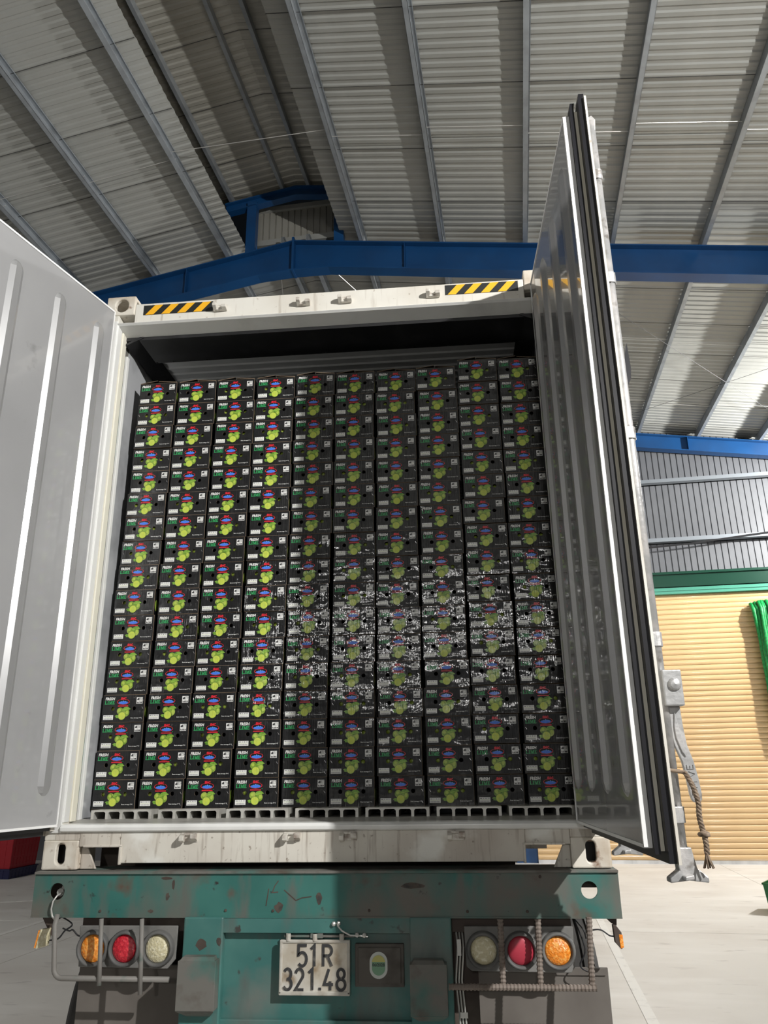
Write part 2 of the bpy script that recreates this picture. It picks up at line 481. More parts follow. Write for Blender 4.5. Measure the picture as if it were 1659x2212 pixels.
mk = MB()
mk.prism([(-9.0, 10.15, 0.0005), (-6.0, 11.50, 0.0005), (-6.0, 11.58, 0.0005), (-9.0, 10.23, 0.0005)], (0, 0, 0.0025))
o = mk.build('floor_marking', 'line')
o.matrix_world = BLD.copy()
tag(o, 'slanting white floor line near the dark crate stack', kind='structure')

# roof
roof = empty('ceiling', mw=BLD.copy())
tag(roof, 'corrugated grey metal roof lining on two slopes with a raised ridge vent', kind='structure')
PITCH, NW = 0.121875, 8
SW = PITCH * NW


def corr(n=NW, p=PITCH, h=0.013):
    """corrugation seen from below: (a, dz)"""
    out = []
    for k in range(n):
        b = k * p
        out += [(b, 0), (b + 0.045, 0), (b + 0.062, h), (b + 0.104, h)]
    return out + [(n * p, 0), (n * p + 0.03, 0)]


def sheet_mesh(name, e_in, e_out, z_in, z_out, m='sheet', tilt=0.016, nw=NW):
    pr = corr(nw)
    w = pr[-1][0]
    mb = MB()
    vs, fs = [], []
    for a, dz in pr:
        t = tilt * (1 - a / w)
        vs += [(e_in, a, z_in + dz + t), (e_out, a, z_out + dz + t), (e_in, a, z_in + dz + t + 0.003), (e_out, a, z_out + dz + t + 0.003)]
    for i in range(len(pr) - 1):
        b, c = 4 * i, 4 * (i + 1)
        fs += [(b, b + 1, c + 1, c), (b + 2, c + 2, c + 3, b + 3), (b, c, c + 2, b + 2), (b + 1, b + 3, c + 3, c + 1)]
    fs += [(0, 2, 3, 1), (4 * (len(pr) - 1), 4 * (len(pr) - 1) + 1, 4 * (len(pr) - 1) + 3, 4 * (len(pr) - 1) + 2)]
    mb.add(vs, fs)
    lo = pr[-1][0]
    mb.prism([(e_in, lo - 0.010, z_in - 0.004), (e_out, lo - 0.010, z_out - 0.004), (e_out, lo - 0.010, z_out), (e_in, lo - 0.010, z_in)], (0, 0.007, 0), 1)  # dark strip painted in for the shadow gap along the lap
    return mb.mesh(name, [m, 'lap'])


HS = 0.20                                   # purlin depth
OPEN_L, OPEN_R = R0 - 0.80, R0 + 0.71
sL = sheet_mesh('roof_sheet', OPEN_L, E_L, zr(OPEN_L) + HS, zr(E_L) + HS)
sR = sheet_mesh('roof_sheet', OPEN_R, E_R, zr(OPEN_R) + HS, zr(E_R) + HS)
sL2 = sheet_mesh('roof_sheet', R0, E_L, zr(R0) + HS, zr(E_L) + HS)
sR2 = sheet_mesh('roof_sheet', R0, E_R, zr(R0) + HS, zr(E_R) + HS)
a = 5.83 - 4 * SW
k = 0
A_MON = 9.72
while a < A_F:
    two = a > A_MON - 0.3
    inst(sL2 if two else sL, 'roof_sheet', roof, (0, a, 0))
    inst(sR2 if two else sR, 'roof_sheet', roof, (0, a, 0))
    a += SW
A_S0 = 5.83 - 4 * SW
for e0, e1 in ((OPEN_L, E_L), (OPEN_R, E_R)):
    mb = MB()
    mb.prism([(e0, A_B, zr(e0) + HS), (e1, A_B, zr(e1) + HS), (e1, A_B, zr(e1) + HS + 0.02), (e0, A_B, zr(e0) + HS + 0.02)], (0, A_S0 - A_B, 0))
    mb.build('roof_sheet', 'sheet', roof)
mb = MB()
mb.prism([(R0 - 0.25, A_MON, zr(R0 - 0.25) + HS + 0.03), (R0, A_MON, zr(R0) + HS + 0.035), (R0 + 0.25, A_MON, zr(R0 + 0.25) + HS + 0.03), (R0, A_MON, zr(R0) + HS + 0.06)], (0, A_F - A_MON, 0))
mb.build('ridge_cap', 'sheet', roof)
# raised ridge vent
MZ, MH = 10.42, 1.15                        # its rafter top and half width


def zm(e):
    return MZ - 0.15 * abs(e - R0)


for sgn in (-1, 1):
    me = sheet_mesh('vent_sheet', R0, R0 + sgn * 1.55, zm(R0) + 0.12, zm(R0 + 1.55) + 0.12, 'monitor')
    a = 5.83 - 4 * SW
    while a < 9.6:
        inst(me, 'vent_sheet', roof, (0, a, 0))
        a += SW
    for d in ((0.22,) if sgn < 0 else (0.20,)) + (1.05,):
        e = R0 + sgn * d
        mb = MB()
        mb.box(e - 0.025, e + 0.025, 1.9, 9.75, zm(e) - 0.0, zm(e) + 0.115)
        mb.build('vent_purlin', 'purlin', roof)
# end board of the vent: vertical ribbed panel
ve = MB()
x = R0 - 0.72
while x < R0 + 0.74:
    w = 0.105
    ve.box(x, x + w - 0.022, 9.785, 9.815, 9.66, 10.30)
    ve.box(x + w - 0.022, x + w, 9.81, 9.815, 9.66, 10.30)
    x += w
ve.build('vent_end_panel', 'monitor', roof)
for z0, z1 in ((10.25, 10.33), (9.60, 9.70)):
    mb = MB()
    mb.box(R0 - 0.75, R0 + 0.75, 9.74, 9.80, z0, z1)
    mb.build('vent_rail', 'sheet', roof)

# steel frames
frame = empty('roof_frame', mw=BLD.copy())
tag(frame, 'blue painted steel rafters with galvanised purlins under the roof', kind='structure')


def rafter(a, depth=0.47):
    for sgn, ee in ((-1, E_L), (1, E_R)):
        mb = MB()

        def strip(e0, e1, d0a, d1a, d0b, d1b, hw):
            mb.prism([(e0, a - hw, zr(e0) - d0a), (e1, a - hw, zr(e1) - d1a), (e1, a - hw, zr(e1) - d1b), (e0, a - hw, zr(e0) - d0b)], (0, 2 * hw, 0))
        strip(R0, ee, 0, 0, 0.018, 0.018, 0.10)
        strip(R0, ee, 0.018, 0.018, depth - 0.02, depth - 0.02, 0.006)
        eh = R0 + sgn * 0.55
        strip(eh, ee, depth - 0.02, depth - 0.02, depth, depth, 0.10)
        mb.prism([(R0, a - 0.10, zr(R0) - depth - 0.045), (eh, a - 0.10, zr(eh) - depth + 0.02), (eh, a - 0.10, zr(eh) - depth), (R0, a - 0.10, zr(R0) - depth - 0.065)], (0, 0.2, 0))
        mb.prism([(R0, a - 0.006, zr(R0) - depth + 0.03), (eh, a - 0.006, zr(eh) - depth + 0.02), (eh, a - 0.006, zr(eh) - depth), (R0, a - 0.006, zr(R0) - depth - 0.06)], (0, 0.012, 0))
        mb.build('rafter', 'blue', frame)
        for d in (1.7, 4.2, 6.8):
            e = R0 + sgn * d
            mb = MB()
            mb.box(e - 0.006, e + 0.006, a - 0.095, a + 0.095, zr(e) - depth + 0.015, zr(e) - 0.012)
            mb.build('stiffener', 'blue', frame)
    mb = MB()
    mb.box(R0 - 0.018, R0 + 0.018, a - 0.105, a + 0.105, ZA - depth - 0.075, ZA + 0.05)
    mb.build('apex_plate', 'blue', frame)


rafter(A1)
rafter(A2, 0.33)
rafter(A1 - 6.5)
# columns of the end frame stand outside the picture; ridge-vent frame on the near rafter
for sgn in (-1, 1):
    mb = MB()
    e0 = R0 + sgn * 0.70
    mb.box(e0 - 0.075, e0 + 0.075, A1 - 0.06, A1 + 0.06, zr(e0) - 0.01, zm(e0) - 0.1)
    mb.build('vent_post', 'blue', frame)
    mb = MB()
    e1 = R0 + sgn * MH
    for d0, d1, hw in ((0, 0.02, 0.06), (0.02, 0.16, 0.005), (0.16, 0.18, 0.06)):
        mb.prism([(R0, A1 - hw, zm(R0) - d0), (e1, A1 - hw, zm(e1) - d0), (e1, A1 - hw, zm(e1) - d1), (R0, A1 - hw, zm(R0) - d1)], (0, 2 * hw, 0))
    mb.build('vent_rafter', 'blue', frame)

PE = [R0 + 1.05 + 1.195 * k for k in range(9)] + [R0 - 1.03 - 1.19 * k for k in range(9)]


def purlin_mesh(L):
    """C section along a, open towards +e; origin at the bottom of the web"""
    mb = MB()
    mb.box(-0.030, -0.026, 0, L, 0, HS)
    mb.box(-0.030, 0.030, 0, L, 0, 0.004)
    mb.box(-0.030, 0.030, 0, L, HS - 0.004, HS)
    mb.box(0.026, 0.030, 0, L, 0, 0.02)
    mb.box(0.026, 0.030, 0, L, HS - 0.02, HS)
    return mb.mesh('purlin', 'purlin')


pm1, pm2 = purlin_mesh(A1 - 2.0), purlin_mesh(A_F - A1 - 0.02)
for i, e in enumerate(PE):
    edge = False
    o = inst(pm1, 'purlin', frame, (e, 2.0, zr(e)))
    if e < R0:
        o.rotation_euler = (0, math.atan(-SL), 0)
    else:
        o.rotation_euler = (0, math.atan(SL), 0)
    if not edge:
        o2 = inst(pm2, 'purlin', frame, (e, A1 + 0.01, zr(e)))
        o2.rotation_euler = o.rotation_euler
for e in (R0 - 0.2, R0 + 0.2):
    o = inst(pm2, 'purlin', frame, (e, A1 + 0.01, zr(e)))
# dark angle cleats on the near rafter
for e in PE[:18]:
    mb = MB()
    mb.box(e + 0.032, e + 0.040, A1 - 0.05, A1 + 0.05, zr(e) - 0.01, zr(e) + 0.12)
    mb.build('purlin_cleat', 'purlin', frame)
# sag rods and bracing
for a0, es in ((7.42, sorted(PE[:18])), (12.1, sorted(PE[:18])), (14.4, sorted(PE[:18]))):
    for i in range(len(es) - 1):
        e0, e1 = es[i], es[i + 1]
        if e0 < R0 < e1 and a0 > A1:
            continue
        j = 0.06 if i % 2 else -0.06
        mb = MB()
        mb.tube([(e0, a0 + j, zr(e0) + 0.10), (e1, a0 + j, zr(e1) + 0.10)], 0.0055, 5)
        mb.build('sag_rod', 'wire', frame)
for p, q, r, m in (((1.6, 10.6), (6.6, 15.7), 0.0032, 'cable'), ((1.7, 15.6), (6.6, 10.4), 0.0032, 'cable'), ((-2.62, 9.55), (-0.6, 13.9), 0.005, 'wire'), ((-3.16, 9.55), (-4.2, 13.9), 0.005, 'wire')):
    mb = MB()
    mb.tube([(p[0], p[1], zr(p[0]) - 0.10), (q[0], q[1], zr(q[0]) - 0.10)], r, 5)
    mb.build('brace_cable', m, frame)


# walls
def clad_sheet(e0, e1, z0, zt0, zt1):
    """vertical ribbed sheet in the ea-plane, ribs towards the hall (-a)"""
    mb = MB()
    n = max(1, round((e1 - e0) / 0.125))
    p = (e1 - e0) / n
    pts = []
    for k in range(n):
        b = e0 + k * p
        pts += [(b, 0), (b + 0.008, 0.016), (b + 0.022, 0.016), (b + 0.030, 0)]
    pts.append((e1, 0))
    vs, fs = [], []
    for e, d in pts:
        t = zt0 + (zt1 - zt0) * (e - e0) / (e1 - e0)
        vs += [(e, d, z0), (e, d, t)]
    for i in range(len(pts) - 1):
        fs.append((2 * i, 2 * i + 2, 2 * i + 3, 2 * i + 1))
    mb.add(vs, fs)
    return mb


wb = empty('wall_back', mw=BLD.copy())
tag(wb, 'grey ribbed metal cladding of the gable wall above the shutter', kind='structure')
e = -0.2
while e < E_R - 0.01:
    e1 = min(e + 1.0, E_R)
    mb = clad_sheet(e, e1, 5.0, zr(e) + HS - 0.02, zr(e1) + HS - 0.02)
    mb.v = [(x, A_F + 0.05 + y, z) for x, y, z in mb.v]
    mb.build('cladding_sheet', 'clad', wb, recalc=False)
    e = e1
mb = MB()
mb.prism([(E_L, A_F + 0.10, 0), (-3.6, A_F + 0.10, 0), (-3.6, A_F + 0.10, 5.0), (-0.2, A_F + 0.10, 5.0), (-0.2, A_F + 0.10, zr(-0.2) + HS - 0.03), (R0, A_F + 0.10, zr(R0) + HS - 0.03), (E_L, A_F + 0.10, zr(E_L) + HS - 0.03)], (0, 0.05, 0))
mb.build('cladding_panel', 'clad', wb)
mb = MB()
mb.box(-0.2, 0.20, A_F + 0.06, A_F + 0.2, 0, 5.0)
mb.build('door_jamb', 'blue', wb)
mb = MB()
mb.box(6.6, E_R, A_F + 0.06, A_F + 0.2, 0, 5.0)
mb.build('cladding_panel', 'clad', wb)
for z in (7.40, 6.11):
    mb = MB()
    mb.box(-1.0, E_R, A_F - 0.15, A_F + 0.04, z - 0.06, z - 0.056)
    mb.box(-1.0, E_R, A_F - 0.15, A_F - 0.146, z - 0.06, z + 0.02)
    mb.box(-1.0, E_R, A_F - 0.02, A_F + 0.04, z - 0.06, z + 0.06)
    mb.build('wall_girt', 'girt', wb)
# shutter
sh = empty('door_1', mw=BLD.copy())
tag(sh, 'tan roller shutter of narrow horizontal slats under a green header', kind='structure')
E_S0, E_S1, ZS = 0.20, 6.6, 4.97
mb = MB()
ns = 49
ph = (ZS - 0.06) / ns
prof = [(0.004, 0.0), (-0.004, ph * 0.08), (-0.012, ph * 0.28), (-0.014, ph * 0.5), (-0.012, ph * 0.74), (-0.005, ph * 0.90), (0.008, ph * 0.95), (0.008, ph)]
vs, fs = [], []
for d, z in prof:
    vs += [(E_S0, d, z), (E_S1, d, z)]
fs = [(2 * i, 2 * i + 1, 2 * i + 3, 2 * i + 2) for i in range(len(prof) - 1)]
mb.add(vs, fs)
slm = mb.mesh('slat', 'slat', recalc=False)
slm.polygons.foreach_set('use_smooth', [True] * len(slm.polygons))
for k in range(ns):
    inst(slm, 'slat', sh, (0, A_F, 0.06 + k * ph))
mb = MB()
mb.box(E_S0, E_S1, A_F - 0.03, A_F + 0.04, 0.0, 0.06)
mb.build('bottom_bar', 'alu', sh)
mb = MB()
mb.box(E_S0 - 0.4, E_S1 + 0.4, A_F - 0.13, A_F + 0.04, 5.11, 5.40)
mb.box(E_S0 - 0.4, E_S1 + 0.4, A_F - 0.17, A_F + 0.04, 5.36, 5.41)
mb.build('header_box', 'grn_dark', sh)
mb = MB()
mb.box(E_S0 - 0.4, E_S1 + 0.4, A_F - 0.10, A_F + 0.04, 4.97, 5.10)
mb.box(E_S0 - 0.4, E_S1 + 0.4, A_F - 0.115, A_F + 0.04, 5.03, 5.05)
mb.build('header_trim', 'grn_light', sh)
mb = MB()
mb.tube([(0.0 + 0.35 * i, A_F - 0.18, 5.79 + 0.0575 * 0.35 * i + 0.03 * math.sin(i * 0.5)) for i in range(23)], 0.017, 6)
o = mb.build('power_cable', 'cable')
o.matrix_world = BLD.copy()
tag(o, 'sagging black cable strung along the gable wall above the shutter', 'cable')
# the walls that the picture does not show
for nm, (x0, x1, y0, y1), zz, lb in (('wall_left', (E_L - 0.1, E_L, A_B, A_F + 0.1), zr(E_L) + HS, 'plain grey clad side wall behind the pale ribbed door'), ('wall_right', (E_R, E_R + 0.1, A_B, A_F + 0.1), zr(E_R) + HS, 'plain grey clad side wall beside the shutter')):
    mb = MB()
    mb.box(x0, x1, y0, y1, 0, zz)
    o = mb.build(nm, 'clad')
    o.matrix_world = BLD.copy()
    tag(o, lb, kind='structure')
mb = MB()
mb.prism([(E_L, A_B, 0), (E_R, A_B, 0), (E_R, A_B, zr(E_R)), (R0, A_B, zr(R0)), (E_L, A_B, zr(E_L))], (0, 0.1, 0))
o = mb.build('wall_front', 'clad')
o.matrix_world = BLD.copy()
tag(o, 'grey clad gable wall behind the viewer', kind='structure')

# ================================================================== THE CONTAINER
con = empty('shipping_container', (0, 0, GZ))
tag(con, 'white refrigerated shipping container with both rear doors swung open', 'container')
HX, HT = 1.219, 2.896
CW, CH = 0.162, 0.118
for sx in (-1, 1):
    for zb, zt in ((0, CH), (HT - CH, HT)):
        mb = MB()
        x0, x1 = (-HX, -HX + CW) if sx < 0 else (HX - CW, HX)
        cx = (x0 + x1) / 2
        hole = slot(cx, (zb + zt) / 2 + 0.004, 0.021, 0.043)
        if zb > 1:
            hole = slot(cx + 0.006, (zb + zt) / 2 + 0.002, 0.036, 0.040)
        mb.holed_plate(x0, x1, zb, zt, hole, 0.0, 0.028)
        mb.box(x0, x1, 0.15, 0.178, zb, zt)
        mb.box(x0, x1, 0.028, 0.15, zb, zb + 0.02)
        mb.box(x0, x1, 0.028, 0.15, zt - 0.02, zt)
        ox = x0 if sx < 0 else x1 - 0.022
        mb.box(ox, ox + 0.022, 0.028, 0.07, zb + 0.02, zt - 0.02)
        mb.box(ox, ox + 0.022, 0.12, 0.15, zb + 0.02, zt - 0.02)
        ix = x1 - 0.02 if sx < 0 else x0
        if zb < 1:
            mb.box(ix, ix + 0.02, 0.028, 0.15, zb + 0.02, zt - 0.02)
        mb.build('corner_casting', 'casting', con, bevel=0.006)
        if zb < 1:
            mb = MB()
            mb.box(x0 + 0.024, x1 - 0.024, 0.075, 0.085, zb + 0.021, zt - 0.021)  # added dark plate stands in for the shade inside the casting
            mb.build('casting_shade', 'rubber', con)
    # post
    mb = MB()
    mb.box(sx * HX, sx * 1.143, 0.004, 0.09, CH, HT - CH)
    mb.build('corner_post', 'white', con, bevel=0.004)
    mb = MB()
    mb.box(sx * 1.200, sx * 1.143, -0.006, 0.004, CH + 0.03, HT - CH - 0.04)
    mb.box(sx * 1.150, sx * 1.138, 0.0, 0.05, 0.19, 2.72)
    mb.build('door_jamb', 'jamb', con, bevel=0.003)
    mb = MB()
    mb.box(sx * 1.150, sx * 1.132, 0.055, 0.105, 0.19, 2.71)
    mb.build('seal_strip', 'cream', con, bevel=0.004)
    mb = MB()
    mb.box(sx * 1.160, sx * 1.146, 0.05, 0.17, 0.19, 2.70)
    mb.build('jamb_groove', 'dirty', con)
    mb = MB()
    mb.box(sx * 1.150, sx * 1.134, 0.135, 0.165, 0.19, 2.60)
    mb.build('edge_trim', 'jamb', con, bevel=0.003)
    mb = MB()
    mb.box(sx * 1.150, sx * 1.142, 0.168, 0.42, 0.19, 2.64)
    for k in range(9):
        mb.lathe((sx * 1.142, 0.36, 0.35 + k * 0.27), (-sx, 0, 0), [(0, 0.006), (0.003, 0.005), (0.004, 0)], 6)
    mb.build('wall_liner', 'liner', con)
    # side wall
    mb = MB()
    mb.box(sx * HX * 0.994, sx * 1.147, 0.09, 12.1, 0.10, HT - 0.05)
    mb.build('side_wall', 'ceil', con)
    # black corner board between wall and ceiling
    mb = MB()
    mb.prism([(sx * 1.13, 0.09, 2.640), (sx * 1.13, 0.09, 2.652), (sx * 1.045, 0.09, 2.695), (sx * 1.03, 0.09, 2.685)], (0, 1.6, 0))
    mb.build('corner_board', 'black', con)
# bottom sill with lifting pockets
mb = MB()
mb.box(-0.872, 0.872, 0.0, 0.10, 0.026, 0.150)
mb.box(-HX + CW, -0.872, 0.0, 0.10, 0.092, 0.150)
mb.box(0.872, HX - CW, 0.0, 0.10, 0.092, 0.150)
for sx in (-1, 1):
    mb.box(sx * 0.872, sx * 0.862, -0.010, 0.06, 0.020, 0.098)
    mb.box(sx * 0.862, sx * 1.035, -0.010, 0.06, 0.090, 0.099)
    mb.box(sx * (HX - 0.05), sx * (HX - CW), 0.002, 0.10, CH, 0.165)
    mb.prism([(sx * 1.057, 0.03, 0.0), (sx * 0.985, 0.03, 0.0), (sx * 1.03, 0.03, 0.090), (sx * 1.057, 0.03, 0.090)], (0, 0.012, 0))
mb.build('bottom_sill', 'sill', con, bevel=0.003)
mb = MB()
mb.prism([(-1.145, 0.0, 0.150), (-1.145, -0.016, 0.156), (-1.145, -0.018, 0.172), (-1.145, -0.006, 0.182), (-1.145, 0.035, 0.185), (-1.145, 0.035, 0.150)], (2.29, 0, 0))
mb.build('sill_moulding', 'jamb', con, bevel=0.003)
mb = MB()
mb.prism([(-1.147, 0.030, 0.150), (-1.147, 0.030, 0.181), (-1.147, 0.145, 0.1955), (-1.147, 0.40, 0.1955), (-1.147, 0.40, 0.150)], (2.294, 0, 0))
mb.build('threshold', 'thresh', con)
# rails of the floor
for k in range(-3, 5):
    g0, g1 = -0.148 + 0.318 * (k - 1) + 0.016, -0.148 + 0.318 * k - 0.016
    g0, g1 = max(g0, -1.135), min(g1, 1.135)
    if g1 - g0 < 0.03:
        continue
    mb = MB()
    z0, z1 = 0.1955, 0.2340
    full = 0.286
    nl = 5
    lw = 0.013
    base = -0.148 + 0.318 * (k - 1) + 0.016
    mb.box(g0, g1, 0.150, 0.75, z1 - 0.007, z1)
    for q in range(nl):
        x = base + (full - lw) * q / (nl - 1)
        if x < g0 - 0.001 or x + lw > g1 + 0.001:
            continue
        mb.box(x, x + lw, 0.150, 0.75, z0, z1 - 0.007)
        for sgn, xx in ((-1, x), (1, x + lw)):
            if (sgn < 0 and q == 0) or (sgn > 0 and q == nl - 1):
                continue
            mb.prism([(xx, 0.150, z1 - 0.007), (xx + sgn * 0.006, 0.150, z1 - 0.007), (xx, 0.150, z1 - 0.013)], (0, 0.6, 0))
    mb.build('floor_rail', 'tfloor', con)
mb = MB()
mb.box(-1.147, 1.147, 0.40, 12.1, 0.10, 0.178)
mb.build('floor_pan', 'ceil', con)
# header
mb = MB()
mb.box(-HX + CW, HX - CW, 0.006, 0.14, 2.724, 2.846)
mb.box(-HX + CW, HX - CW, 0.10, 0.20, 2.80, 2.88)
mb.build('door_header', 'white', con, bevel=0.005)
mb = MB()
mb.prism([(-1.145, 0.0, 2.726), (-1.145, -0.010, 2.720), (-1.145, 0.004, 2.711), (-1.145, 0.095, 2.690), (-1.145, 0.095, 2.726)], (2.29, 0, 0))
mb.build('header_lip', 'jamb', con, bevel=0.002)
mb = MB()
mb.box(-1.145, 1.145, 0.095, 0.350, 2.672, 2.70)
for k in range(22):
    mb.lathe((-1.05 + 0.1 * k, 0.342, 2.672), (0, 0, -1), [(0, 0.005), (0.003, 0.004), (0.004, 0)], 6)
mb.build('ceiling_band', 'black', con)
mb = MB()
mb.box(-1.147, 1.147, 0.20, 12.1, 2.70, 2.84)
for k in range(40):
    y = 0.375 + 0.075 * k
    mb.prism([(-1.147, y, 2.70), (-1.147, y + 0.008, 2.692), (-1.147, y + 0.020, 2.692), (-1.147, y + 0.028, 2.70)], (2.294, 0, 0))
mb.build('ceiling_panel', 'ceil', con)
mb = MB()
mb.box(-HX * 0.994, HX * 0.994, 0.178, 12.19, 2.84, 2.88)
mb.box(-HX * 0.994, HX * 0.994, 12.1, 12.19, 0.10, 2.84)
mb.build('roof_panel', 'white', con)
for x in (-0.3, 0.3):
    mb = MB()
    mb.box(x * 3.2 - 0.05, x * 3.2 + 0.05, 0.5, 12.0, 0.03, 0.10)
    mb.build('base_rail', 'sill', con)
# cam keepers
kp = [(x, 0.128) for x in (-0.563, -0.113, 0.130, 0.586)] + [(x, 2.782) for x in (-0.574, -0.117, 0.108, 0.578)]
for x, z in kp:
    top = z > 1
    mb = MB()
    s = -1 if top else 1
    mb.box(x - 0.036, x + 0.036, -0.006, 0.004, z - 0.018, z + 0.018)
    mb.prism([(x - 0.036, -0.006, z + s * 0.016), (x - 0.036, -0.040, z + s * 0.004), (x - 0.036, -0.040, z - s * 0.012), (x - 0.036, -0.020, z - s * 0.020), (x - 0.036, -0.006, z - s * 0.010)], (0.020, 0, 0))
    mb.prism([(x + 0.012, -0.006, z + s * 0.018), (x + 0.012, -0.034, z + s * 0.014), (x + 0.012, -0.034, z - s * 0.004), (x + 0.012, -0.006, z - s * 0.014)], (0.026, 0, 0))
    mb.box(x - 0.020, x + 0.014, -0.016, -0.006, z + s * 0.008, z + s * 0.018)
    mb.build('cam_keeper', 'bracket', con, bevel=0.002)
# hazard stickers with slanting bars
for x0, x1, z0, z1 in ((-1.008, -0.619, 2.772, 2.832), (0.643, 1.027, 2.776, 2.836)):
    mb = MB()
    mb.box(x0, x1, 0.0042, 0.006, z0, z1)
    st = mb.build('hazard_sticker', 'haz_b', con)
    n = 4
    w = (x1 - x0) / (n + 0.35)
    for k in range(n):
        xb = x0 + 0.002 + k * w + 0.01
        mb = MB()
        h = z1 - z0
        sl = 0.052
        mb.prism([(xb, 0.003, z0 + 0.001), (xb + w * 0.50, 0.003, z0 + 0.001), (min(xb + w * 0.50 + sl, x1), 0.003, z1 - 0.001), (xb + sl, 0.003, z1 - 0.001)], (0, 0.0013, 0))
        mb.build('yellow_bar', 'haz_y', st)


